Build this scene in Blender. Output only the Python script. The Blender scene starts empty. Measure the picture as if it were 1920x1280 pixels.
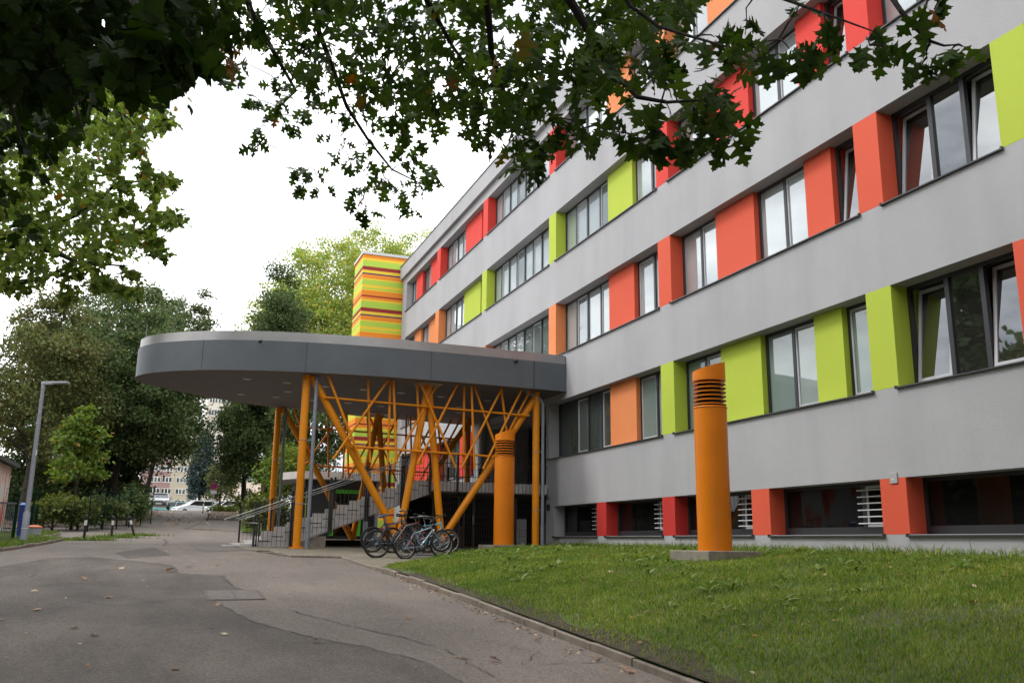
import bpy, math, random
import numpy as np
from mathutils import Vector, Matrix

random.seed(7)
rng = np.random.default_rng(11)
scene = bpy.context.scene
col = scene.collection
PI = math.pi

# ------------------------------------------------------------------ camera
F_PX, PIT, YAW, ROL = 1674.725, math.radians(12.6854), math.radians(20.6549), math.radians(0.7045)
cam_d = bpy.data.cameras.new('camera')
cam = bpy.data.objects.new('camera', cam_d)
col.objects.link(cam)
cam_d.sensor_width = 36.0
cam_d.lens = F_PX / 1920 * 36.0
cam_d.clip_start = 0.05
cam_d.clip_end = 3000
R0 = Vector((math.cos(YAW), -math.sin(YAW), 0))
FW = Vector((math.sin(YAW) * math.cos(PIT), math.cos(YAW) * math.cos(PIT), math.sin(PIT)))
U0 = Vector((-math.sin(YAW) * math.sin(PIT), -math.cos(YAW) * math.sin(PIT), math.cos(PIT)))
RR = R0 * math.cos(ROL) + U0 * math.sin(ROL)
UU = -R0 * math.sin(ROL) + U0 * math.cos(ROL)
M = Matrix((RR, UU, -FW)).transposed().to_4x4()
cam.matrix_world = M
scene.camera = cam


def ray(x, y):
    """direction towards a point of the photograph (1920 x 1280 survey coordinates)"""
    v = RR * (x - 960) + UU * (640 - y) + FW * F_PX
    return v


def at_dist(x, y, d):
    r = ray(x, y)
    return r * (d / math.hypot(r.x, r.y))


def at_y(x, y, Y):
    r = ray(x, y)
    return r * (Y / r.y)


# ------------------------------------------------------------------ ground profile
_gy = np.arange(-60, 420, 1.0)
_gz = np.interp(_gy, [-60, 0, 24, 27, 36, 45, 52, 80, 84, 89, 96, 105, 200, 420],
                [-5.0, -1.65, -.31, -.2, -.045, .25, .56, 2.18, 2.42, 2.46, 2.3, 2.4, 5.8, 10])
_gs = np.convolve(np.pad(_gz, 1, mode='edge'), np.ones(3) / 3, 'valid')


def gr(Y):
    return float(np.interp(Y, _gy, _gs))


def gpt(x, y):
    """point of the survey line of sight on the ground"""
    r = ray(x, y)
    h = math.hypot(r.x, r.y)
    d, prev = 4.0, None
    while d < 300:
        p = r * (d / h)
        e = p.z - gr(p.y)
        if e < 0 and prev is not None:
            d0, e0 = prev
            dd = d0 + (d - d0) * e0 / (e0 - e)
            p = r * (dd / h)
            return Vector((p.x, p.y, gr(p.y)))
        prev = (d, e)
        d += .25
    p = r * (100 / h)
    return Vector((p.x, p.y, gr(p.y)))


# ------------------------------------------------------------------ materials
def nodes_of(m):
    m.use_nodes = True
    nt = m.node_tree
    return nt, nt.nodes, nt.links, nt.nodes['Principled BSDF']


def srgb(r, g, b):
    f = lambda c: (c / 255 / 12.92) if c / 255 <= .04045 else ((c / 255 + .055) / 1.055) ** 2.4
    return (f(r), f(g), f(b), 1)


def mat(name, c, rough=.6, var=.12, scale=3.0, bump=0.0, bscale=60.0, metal=0.0, spec=.5, stain=0.0, coat=0.0, detail=6):
    m = bpy.data.materials.new(name)
    nt, N, L, P = nodes_of(m)
    P.inputs['Roughness'].default_value = rough
    P.inputs['Metallic'].default_value = metal
    P.inputs['Specular IOR Level'].default_value = spec
    if coat:
        P.inputs['Coat Weight'].default_value = coat
        P.inputs['Coat Roughness'].default_value = .08
    tc = N.new('ShaderNodeTexCoord')
    n1 = N.new('ShaderNodeTexNoise')
    n1.inputs['Scale'].default_value = scale
    n1.inputs['Detail'].default_value = detail
    n1.inputs['Roughness'].default_value = .6
    L.new(tc.outputs['Object'], n1.inputs['Vector'])
    mp = N.new('ShaderNodeMapRange')
    mp.inputs['From Min'].default_value = .3
    mp.inputs['From Max'].default_value = .7
    mp.inputs['To Min'].default_value = 1 - var
    mp.inputs['To Max'].default_value = 1 + var
    L.new(n1.outputs['Fac'], mp.inputs['Value'])
    mx = N.new('ShaderNodeMix')
    mx.data_type = 'RGBA'
    mx.blend_type = 'MULTIPLY'
    mx.inputs[0].default_value = 1
    mx.inputs[6].default_value = (c[0], c[1], c[2], 1)
    L.new(mp.outputs['Result'], mx.inputs[7])
    out = mx.outputs[2]
    if stain:
        n2 = N.new('ShaderNodeTexNoise')
        n2.inputs['Scale'].default_value = 1.0
        n2.inputs['Detail'].default_value = 8
        mv = N.new('ShaderNodeMapping')
        mv.inputs['Scale'].default_value = (1.1, 1.1, .12)
        L.new(tc.outputs['Object'], mv.inputs['Vector'])
        L.new(mv.outputs['Vector'], n2.inputs['Vector'])
        m3 = N.new('ShaderNodeMapRange')
        m3.inputs['From Min'].default_value = .45
        m3.inputs['From Max'].default_value = .75
        m3.inputs['To Min'].default_value = 1
        m3.inputs['To Max'].default_value = 1 - stain
        L.new(n2.outputs['Fac'], m3.inputs['Value'])
        mx2 = N.new('ShaderNodeMix')
        mx2.data_type = 'RGBA'
        mx2.blend_type = 'MULTIPLY'
        mx2.inputs[0].default_value = 1
        L.new(out, mx2.inputs[6])
        L.new(m3.outputs['Result'], mx2.inputs[7])
        out = mx2.outputs[2]
    L.new(out, P.inputs['Base Color'])
    if bump:
        nb = N.new('ShaderNodeTexNoise')
        nb.inputs['Scale'].default_value = bscale
        nb.inputs['Detail'].default_value = 4
        L.new(tc.outputs['Object'], nb.inputs['Vector'])
        b = N.new('ShaderNodeBump')
        b.inputs['Strength'].default_value = bump
        b.inputs['Distance'].default_value = .02
        L.new(nb.outputs['Fac'], b.inputs['Height'])
        L.new(b.outputs['Normal'], P.inputs['Normal'])
    return m


def glass_mat(name, c, ior=2.0, wav=.015):
    """a window pane with a blind or a dim room right behind it: reflective coat over a dull body"""
    m = bpy.data.materials.new(name)
    m.use_nodes = True
    nt = m.node_tree
    N, L = nt.nodes, nt.links
    N.clear()
    out = N.new('ShaderNodeOutputMaterial')
    mix = N.new('ShaderNodeMixShader')
    fr = N.new('ShaderNodeFresnel')
    fr.inputs['IOR'].default_value = ior
    df = N.new('ShaderNodeBsdfDiffuse')
    gl = N.new('ShaderNodeBsdfGlossy')
    gl.inputs['Roughness'].default_value = .015
    gl.inputs['Color'].default_value = (.93, .97, 1, 1)
    tc = N.new('ShaderNodeTexCoord')
    nz = N.new('ShaderNodeTexNoise')
    nz.inputs['Scale'].default_value = .9
    nz.inputs['Detail'].default_value = 1
    L.new(tc.outputs['Object'], nz.inputs['Vector'])
    bp = N.new('ShaderNodeBump')
    bp.inputs['Strength'].default_value = wav * 10
    bp.inputs['Distance'].default_value = .03
    L.new(nz.outputs['Fac'], bp.inputs['Height'])
    L.new(bp.outputs['Normal'], gl.inputs['Normal'])
    n2 = N.new('ShaderNodeTexNoise')
    n2.inputs['Scale'].default_value = .7
    L.new(tc.outputs['Object'], n2.inputs['Vector'])
    mp = N.new('ShaderNodeMapRange')
    mp.inputs['To Min'].default_value = .75
    mp.inputs['To Max'].default_value = 1.25
    L.new(n2.outputs['Fac'], mp.inputs['Value'])
    mx = N.new('ShaderNodeMix')
    mx.data_type = 'RGBA'
    mx.blend_type = 'MULTIPLY'
    mx.inputs[0].default_value = 1
    mx.inputs[6].default_value = (c[0], c[1], c[2], 1)
    L.new(mp.outputs['Result'], mx.inputs[7])
    L.new(mx.outputs[2], df.inputs['Color'])
    L.new(fr.outputs['Fac'], mix.inputs['Fac'])
    L.new(df.outputs['BSDF'], mix.inputs[1])
    L.new(gl.outputs['BSDF'], mix.inputs[2])
    L.new(mix.outputs['Shader'], out.inputs['Surface'])
    return m


def leaf_mat(name, c1, c2, transl=.25, c3=None, p3=.0, rough=.5, spec=.25):
    m = bpy.data.materials.new(name)
    m.use_nodes = True
    nt = m.node_tree
    N, L = nt.nodes, nt.links
    P = N['Principled BSDF']
    out = [n for n in N if n.type == 'OUTPUT_MATERIAL'][0]
    g = N.new('ShaderNodeNewGeometry')
    cr = N.new('ShaderNodeValToRGB')
    e = cr.color_ramp.elements
    e[0].color = (*c1[:3], 1)
    e[1].color = (*c2[:3], 1)
    if c3 is not None:
        e[1].position = 1 - p3 - .02
        ne = e.new(1 - p3)
        ne.color = (*c3[:3], 1)
    L.new(g.outputs['Random Per Island'], cr.inputs['Fac'])
    L.new(cr.outputs['Color'], P.inputs['Base Color'])
    P.inputs['Roughness'].default_value = rough
    P.inputs['Specular IOR Level'].default_value = spec
    tr = N.new('ShaderNodeBsdfTranslucent')
    hs = N.new('ShaderNodeHueSaturation')
    hs.inputs['Saturation'].default_value = 1.15
    hs.inputs['Value'].default_value = 1.3
    hs.inputs['Hue'].default_value = .49
    L.new(cr.outputs['Color'], hs.inputs['Color'])
    L.new(hs.outputs['Color'], tr.inputs['Color'])
    mx = N.new('ShaderNodeMixShader')
    mx.inputs['Fac'].default_value = transl
    L.new(P.outputs['BSDF'], mx.inputs[1])
    L.new(tr.outputs['BSDF'], mx.inputs[2])
    L.new(mx.outputs['Shader'], out.inputs['Surface'])
    return m


def dim(c, k=.76):
    return (c[0] * k, c[1] * k, c[2] * k, 1)


PLASTER = mat('grey_plaster', (.362, .361, .374), .85, .06, .5, .30, 55, stain=.10)
C_LIME = mat('lime_plaster', dim(srgb(192, 210, 66)), .8, .03, .8, .22, 60)
C_ORANGE = mat('light_orange_plaster', dim(srgb(240, 144, 84)), .8, .03, .8, .22, 60)
C_REDOR = mat('orange_red_plaster', dim(srgb(232, 92, 60)), .8, .03, .8, .22, 60)
C_RED = mat('red_plaster', dim(srgb(232, 62, 50)), .8, .03, .8, .22, 60)
C_DEEPRED = mat('deep_red_plaster', dim(srgb(206, 46, 38)), .8, .03, .8, .22, 60)
FRAME = mat('anthracite_frame', (.022, .023, .027), .4, .1, 4)
SASH = mat('silver_sash', (.42, .42, .44), .35, .05, 4)
SILL = mat('dark_metal_sill', (.05, .05, .055), .35, .15, 5)
DARKROOM = mat('dim_room', (.03, .022, .02), .9, .4, 1)
G_PALE = glass_mat('pane_pale_blind', (.30, .34, .34), 3.4)
G_GREEN = glass_mat('pane_green_grey_blind', (.17, .22, .20), 2.0)
G_DIM = glass_mat('pane_dim_room', (.05, .062, .055), 1.8)
G_DARK = glass_mat('pane_dark_basement', (.006, .006, .006), 1.36)
G_OPEN = glass_mat('pane_open_sash', (.02, .018, .016), 3.0)
G_MIRROR = glass_mat('pane_clear_dark_room', (.02, .02, .018), 3.0)
PANE2 = {'pane_pale_blind': glass_mat('pane_half_blind', (.13, .155, .155), 2.8), 'pane_green_grey_blind': glass_mat('pane_drawn_blind', (.26, .31, .29), 2.0), 'pane_dim_room': glass_mat('pane_dim_curtain', (.10, .12, .11), 1.9)}
YEL = mat('amber_painted_steel', dim(srgb(236, 146, 6), .84), .45, .06, 2.5, .03, 40, spec=.35, stain=.10)
YEL2 = mat('orange_painted_sheet', dim(srgb(230, 128, 0), .84), .42, .06, 1.6, .02, 40, spec=.35, stain=.12)
FASCIA = mat('slate_fascia', (.078, .09, .102), .5, .10, 1.2, .03, 30, stain=.12)
RIM = mat('brushed_zinc_rim', (.29, .285, .28), .36, .12, 1.5, .02, 20, metal=.55)
SOFFIT = mat('brown_grey_soffit', (.13, .115, .105), .75, .08, 2, .05, 40)
BLACK = mat('black_steel', (.012, .012, .014), .45, .2, 8)
INOX = mat('stainless_steel', (.33, .33, .33), .25, .06, 6, metal=.9)
GALV = mat('galvanised_steel', (.22, .25, .29), .5, .12, 9, metal=.3)
CONC = mat('stair_concrete', (.47, .45, .44), .85, .14, 2.5, .25, 40, stain=.2)
CONC2 = mat('old_concrete', (.24, .21, .17), .9, .25, 4, .4, 30, stain=.25)
DARKBOARD = mat('dark_brown_board', (.018, .015, .013), .75, .3, 3)
WHITE = mat('white_paint', (.75, .75, .74), .45, .05, 5)
RUBBER = mat('black_rubber', (.012, .012, .012), .8, .2, 20)
BARK = mat('brown_bark', (.045, .035, .027), .9, .4, 8, .8, 25)
BARK2 = mat('dark_bark', (.018, .014, .011), .9, .4, 8, .8, 25)


# ------------------------------------------------------------------ mesh helpers
def org(p):
    v = Vector((0, 0, 0))
    while p is not None:
        v = v + p.location
        p = p.parent
    return v


def link_mesh(name, verts, faces, m, parent=None, smooth=False, local=False):
    me = bpy.data.meshes.new(name)
    if not local and parent is not None:
        o = org(parent)
        verts = [(v[0] - o.x, v[1] - o.y, v[2] - o.z) for v in verts]
    me.from_pydata(verts, [], faces)
    me.materials.append(m)
    if smooth:
        me.polygons.foreach_set('use_smooth', [True] * len(me.polygons))
    me.update()
    ob = bpy.data.objects.new(name, me)
    col.objects.link(ob)
    ob.parent = parent
    return ob


def fast_mesh(name, V, loops, starts, m, parent=None, smooth=False):
    """V (n,3) world coordinates, loops flat vertex ids, starts of each face"""
    me = bpy.data.meshes.new(name)
    if parent is not None:
        o = org(parent)
        V = V - np.array([o.x, o.y, o.z])
    me.vertices.add(len(V))
    me.vertices.foreach_set('co', np.ascontiguousarray(V, dtype=np.float32).ravel())
    me.loops.add(len(loops))
    me.loops.foreach_set('vertex_index', np.ascontiguousarray(loops, dtype=np.int32))
    me.polygons.add(len(starts))
    me.polygons.foreach_set('loop_start', np.ascontiguousarray(starts, dtype=np.int32))
    me.materials.append(m)
    if smooth:
        me.polygons.foreach_set('use_smooth', np.ones(len(starts), dtype=bool))
    me.update(calc_edges=True)
    me.validate()
    ob = bpy.data.objects.new(name, me)
    col.objects.link(ob)
    ob.parent = parent
    return ob


class MB:
    def __init__(s):
        s.v, s.f = [], []

    def add(s, vs, fs):
        n = len(s.v)
        s.v += [tuple(p) for p in vs]
        s.f += [tuple(i + n for i in q) for q in fs]
        return s

    def box(s, x0, x1, y0, y1, z0, z1):
        return s.add([(x0, y0, z0), (x1, y0, z0), (x1, y1, z0), (x0, y1, z0), (x0, y0, z1), (x1, y0, z1), (x1, y1, z1), (x0, y1, z1)],
                     [(0, 3, 2, 1), (4, 5, 6, 7), (0, 1, 5, 4), (1, 2, 6, 5), (2, 3, 7, 6), (3, 0, 4, 7)])

    def obox(s, a, b, w, h, up=(0, 0, 1)):
        """bar of rectangular section w x h from a to b"""
        a, b = Vector(a), Vector(b)
        d = (b - a).normalized()
        u = Vector(up)
        sd = d.cross(u)
        if sd.length < 1e-4:
            sd = d.cross(Vector((1, 0, 0)))
        sd.normalize()
        u = sd.cross(d).normalized()
        P = []
        for p in (a, b):
            for i, j in ((-1, -1), (1, -1), (1, 1), (-1, 1)):
                P.append(p + sd * (w / 2 * i) + u * (h / 2 * j))
        return s.add(P, [(3, 2, 1, 0), (4, 5, 6, 7), (0, 1, 5, 4), (1, 2, 6, 5), (2, 3, 7, 6), (3, 0, 4, 7)])

    def tube(s, pts, r, n=10, caps=True):
        pts = [Vector(p) for p in pts]
        rs = r if isinstance(r, (list, tuple)) else [r] * len(pts)
        k = len(s.v)
        prev = None
        for i, p in enumerate(pts):
            if i == 0:
                d = pts[1] - pts[0]
            elif i == len(pts) - 1:
                d = pts[-1] - pts[-2]
            else:
                d = (pts[i + 1] - p).normalized() + (p - pts[i - 1]).normalized()
            if d.length < 1e-9:
                d = Vector((0, 0, 1))
            d.normalize()
            if prev is None:
                a = Vector((0, 0, 1)) if abs(d.z) < .9 else Vector((1, 0, 0))
                u = d.cross(a).normalized()
            else:
                u = (prev - d * prev.dot(d))
                if u.length < 1e-6:
                    u = d.orthogonal()
                u.normalize()
            prev = u
            w = d.cross(u)
            for j in range(n):
                t = 2 * PI * j / n
                s.v.append(tuple(p + (u * math.cos(t) + w * math.sin(t)) * rs[i]))
        for i in range(len(pts) - 1):
            for j in range(n):
                a, b = k + i * n + j, k + i * n + (j + 1) % n
                s.f.append((a, b, b + n, a + n))
        if caps:
            s.f.append(tuple(k + j for j in reversed(range(n))))
            e = k + (len(pts) - 1) * n
            s.f.append(tuple(e + j for j in range(n)))
        return s

    def ring(s, c, ax, R, r, n=28, m=8):
        c, ax = Vector(c), Vector(ax).normalized()
        u = ax.orthogonal().normalized()
        w = ax.cross(u)
        k = len(s.v)
        for i in range(n):
            t = 2 * PI * i / n
            d = u * math.cos(t) + w * math.sin(t)
            for j in range(m):
                q = 2 * PI * j / m
                s.v.append(tuple(c + d * (R + r * math.cos(q)) + ax * (r * math.sin(q))))
        for i in range(n):
            for j in range(m):
                a, b = k + i * m + j, k + i * m + (j + 1) % m
                c2, d2 = k + ((i + 1) % n) * m + (j + 1) % m, k + ((i + 1) % n) * m + j
                s.f.append((a, d2, c2, b))
        return s

    def lathe(s, c, prof, n=32, caps=True):
        """prof: list of (r, z)"""
        k = len(s.v)
        for r, z in prof:
            for j in range(n):
                t = 2 * PI * j / n
                s.v.append((c[0] + r * math.cos(t), c[1] + r * math.sin(t), c[2] + z))
        for i in range(len(prof) - 1):
            for j in range(n):
                a, b = k + i * n + j, k + i * n + (j + 1) % n
                s.f.append((a, b, b + n, a + n))
        if caps:
            s.f.append(tuple(k + j for j in reversed(range(n))))
            e = k + (len(prof) - 1) * n
            s.f.append(tuple(e + j for j in range(n)))
        return s

    def prism(s, pts, z0, z1):
        """polygon pts (x, y) anticlockwise, between z0 and z1 (numbers, or lists per point)"""
        n = len(pts)
        za = z0 if isinstance(z0, list) else [z0] * n
        zb = z1 if isinstance(z1, list) else [z1] * n
        vs = [(p[0], p[1], za[i]) for i, p in enumerate(pts)] + [(p[0], p[1], zb[i]) for i, p in enumerate(pts)]
        fs = [tuple(reversed(range(n))), tuple(range(n, 2 * n))]
        for i in range(n):
            j = (i + 1) % n
            fs.append((i, j, j + n, i + n))
        return s.add(vs, fs)

    def xz(s, pts, y0, y1):
        """polygon in the xz plane extruded from y0 to y1"""
        n = len(pts)
        vs = [(p[0], y0, p[1]) for p in pts] + [(p[0], y1, p[1]) for p in pts]
        fs = [tuple(range(n)), tuple(reversed(range(n, 2 * n)))]
        for i in range(n):
            j = (i + 1) % n
            fs.append((j, i, i + n, j + n))
        return s.add(vs, fs)

    def sphere(s, c, r, n=12, m=8, sc=(1, 1, 1)):
        prof = [(max(1e-3, math.sin(PI * i / m)) * r, -math.cos(PI * i / m) * r) for i in range(m + 1)]
        k = len(s.v)
        s.lathe((0, 0, 0), prof, n)
        for i in range(k, len(s.v)):
            v = s.v[i]
            s.v[i] = (c[0] + v[0] * sc[0], c[1] + v[1] * sc[1], c[2] + v[2] * sc[2])
        return s

    def build(s, name, m, parent=None, smooth=False, local=False, bevel=0):
        ob = link_mesh(name, s.v, s.f, m, parent, smooth, local)
        if smooth:
            md = ob.modifiers.new('edge', 'EDGE_SPLIT')
            md.split_angle = math.radians(40)
        if bevel:
            md = ob.modifiers.new('bevel', 'BEVEL')
            md.width = bevel
            md.segments = 2
            md.limit_method = 'ANGLE'
        return ob


def tag(o, label, cat, group=None, kind=None):
    if label:
        o['label'] = label
    if cat:
        o['category'] = cat
    if group:
        o['group'] = group
    if kind:
        o['kind'] = kind
    return o


def empty(name, loc, label, cat, group=None, rz=0):
    o = bpy.data.objects.new(name, None)
    col.objects.link(o)
    o.location = loc
    o.rotation_euler = (0, 0, rz)
    o.empty_display_size = .2
    return tag(o, label, cat, group)


def kids(o):
    return [c for c in bpy.data.objects if c.parent == o]


def copy_tree(o, parent=None):
    c = o.copy()
    col.objects.link(c)
    c.parent = parent
    for ch in kids(o):
        copy_tree(ch, c)
    return c

# ================================================================== SCHOOL BUILDING
D, RW, PP = 11.5, .36, .23          # facade plane, window recess, infill recess
SILLS = [.215, 2.685, 6.0, 9.30, 12.56]
LINT = [1.15, 4.48, 7.79, 11.02, 14.2]
Y0, Y1 = -9.0, 48.3
bld = empty('school_building', (D, 20, 0), 'long grey plastered school building with orange, red and lime panels between its window rows', 'building')
XB = D + .75


def band(z0, z1, y0=Y0, y1=Y1, x0=D):
    return (x0, XB, y0, y1, z0, z1)


w = MB()
w.box(*band(-1.2, SILLS[0], y1=27.2))
w.box(*band(LINT[0], SILLS[1], y1=27.2))
w.box(*band(LINT[1], SILLS[2]))
w.box(*band(LINT[2], SILLS[3]))
w.box(*band(LINT[3], SILLS[4]))
w.box(*band(LINT[4], 14.6))
w.box(*band(-1.2, SILLS[1] + .0, y0=34.15))
# end pieces of the rows
w.box(D, XB, 26.52, 27.2, SILLS[0], LINT[0])
w.box(D, XB, 26.96, 27.2, SILLS[1], LINT[1])
w.box(D, XB, 34.15, 34.75, SILLS[1], LINT[1])
for k in (2, 3, 4):
    w.box(D, XB, 47.42, Y1, SILLS[k], LINT[k])
w.box(D, XB, 47.42, Y1, SILLS[1], LINT[1])
# rest of the block
w.box(XB + .003, 25, Y0, 27.0, -1.2, 14.9)
w.box(XB + .003, 25, 34.4, Y1 - .004, -1.2, 14.9)
w.box(XB + .003, 25, 27.003, 34.397, 4.6, 14.9)
w.box(13.9, 25, 27.003, 34.397, -1.2, 4.597)
w.build('wall', PLASTER, bld)
cn = MB()
cn.box(D - .16, XB + .2, Y0 - .1, Y1 + .12, 14.6, 15.34)
cn.build('parapet', PLASTER, bld)
cp = MB()
cp.box(D - .19, XB + .4, Y0 - .14, Y1 + .15, 15.34, 15.39)
cp.build('parapet_capping', SILL, bld)
ng = MB()
ng.box(XB + .1, 24.8, Y0 + .1, Y1 - .1, 14.905, 15.0)
ng.build('roof', mat('roof_felt', (.12, .12, .12), .9, .2), bld)


def pier(ya, yb, k, m, part='colour_pier'):
    b = MB()
    b.box(D - .002, XB - .05, yb, ya, SILLS[k] + (.001 if k else .001), LINT[k] - .001)
    b.build(part, m, bld)


def panel(ya, yb, k, m):
    b = MB()
    b.box(D + PP, XB - .06, yb, ya, SILLS[k] + .012, LINT[k] + .012)
    b.build('infill_panel', m, bld)


def sill(ya, yb, k):
    b = MB()
    x = D - .055
    z = SILLS[k]
    b.add([(x, yb - .03, z - .035), (x, ya + .03, z - .035), (x, ya + .03, z - .012), (x, yb - .03, z - .012),
           (D + RW + .02, yb - .03, z + .012), (D + RW + .02, ya + .03, z + .012), (D + RW + .02, ya + .03, z - .035), (D + RW + .02, yb - .03, z - .035)],
          [(0, 1, 2, 3), (3, 2, 5, 4), (1, 0, 7, 6), (0, 3, 4, 7), (1, 6, 5, 2), (4, 5, 6, 7)])
    for yy in (yb - .03, ya + .03):
        b.box(x - .008, D - .003, yy - .012, yy + .012, z - .045, z + .012)
    b.build('window_sill', SILL, bld)


def window(ya, yb, k, mulls, pane, tilt=(), sash=None, deep=False):
    """ya far edge, yb near edge; mulls: y of the mullions, far to near; tilt: lights that stand tilted open"""
    z0, z1 = SILLS[k] + .012, LINT[k]
    x = D + RW
    fr = MB()
    t = .065
    fr.box(x, x + .08, yb, yb + t, z0, z1)
    fr.box(x, x + .08, ya - t, ya, z0, z1)
    fr.box(x, x + .08, yb + t, ya - t, z0, z0 + (t if k else .13))
    fr.box(x, x + .08, yb + t, ya - t, z1 - t, z1)
    zb, zt = z0 + (t if k else .13), z1 - t
    edges = [ya - t] + list(mulls) + [yb + t]
    for ym in mulls:
        fr.box(x - .004, x + .08, ym - .045, ym + .045, zb, zt)
    f = fr.build('window', FRAME, bld)
    anyt = False
    for i in range(len(edges) - 1):
        a = edges[i] - (.045 if i else 0)
        b = edges[i + 1] + (.045 if i < len(edges) - 2 else 0)
        has = (i in sash) if sash is not None else (i % 2 == 1)
        if i in tilt:
            anyt = True
            th = math.radians(6.5)
            H = zt - zb
            s = MB()
            tt = .06
            hx = lambda zz: x + .005 + math.sin(th) * (zz - zb)
            hz = lambda zz: zb + math.cos(th) * (zz - zb)
            def bar(y_0, y_1, za, zc):
                P = []
                for zz in (za, zc):
                    for dx in (0, .06):
                        P.append((hx(zz) + dx * math.cos(th), zz, dx))
                vs = []
                for yy in (y_0, y_1):
                    for zz in (za, zc):
                        for dx in (0, .06):
                            vs.append((hx(zz) + dx * math.cos(th), yy, hz(zz) - dx * math.sin(th)))
                s.add(vs, [(0, 1, 3, 2), (4, 6, 7, 5), (0, 4, 5, 1), (2, 3, 7, 6), (0, 2, 6, 4), (1, 5, 7, 3)])
            bar(b + .01, b + .01 + tt, zb, zt)
            bar(a - .01 - tt, a - .01, zb, zt)
            bar(b + .01 + tt, a - .01 - tt, zb, zb + tt)
            bar(b + .01 + tt, a - .01 - tt, zt - tt, zt)
            so = s.build('open_sash', SASH, f)
            g = MB()
            za, zc = zb + tt, zt - tt
            o = .02
            g.add([(hx(za) + o, a - .01 - tt, hz(za)), (hx(za) + o, b + .01 + tt, hz(za)), (hx(zc) + o, b + .01 + tt, hz(zc)), (hx(zc) + o, a - .01 - tt, hz(zc))], [(0, 1, 2, 3)])
            g.build('tilted_pane', G_OPEN, f)
        else:
            if has:
                s = MB()
                tt = .045
                xx = x + .012
                s.box(xx, xx + .05, b, b + tt, zb, zt)
                s.box(xx, xx + .05, a - tt, a, zb, zt)
                s.box(xx, xx + .05, b + tt, a - tt, zb, zb + tt)
                s.box(xx, xx + .05, b + tt, a - tt, zt - tt, zt)
                s.build('sash', SASH, f)
            j = (rng.random() - .5) * .006
            pn = MB()
            pm = PANE2[pane.name] if pane.name in PANE2 and rng.random() < .3 else pane
            pn.add([(x + .035 + j, a, zb), (x + .035 - j, b, zb), (x + .035 - j, b, zt), (x + .035 + j, a, zt)], [(0, 1, 2, 3)])
            pn.build('pane', pm, f)
    if anyt:
        dk = MB()
        dk.box(XB - .05, XB - .02, yb, ya, z0 - .01, z1 + .01)
        dk.build('dark_room_sheet', DARKROOM, f)  # dark sheet standing for the unlit room, gloom put into its colour


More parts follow.
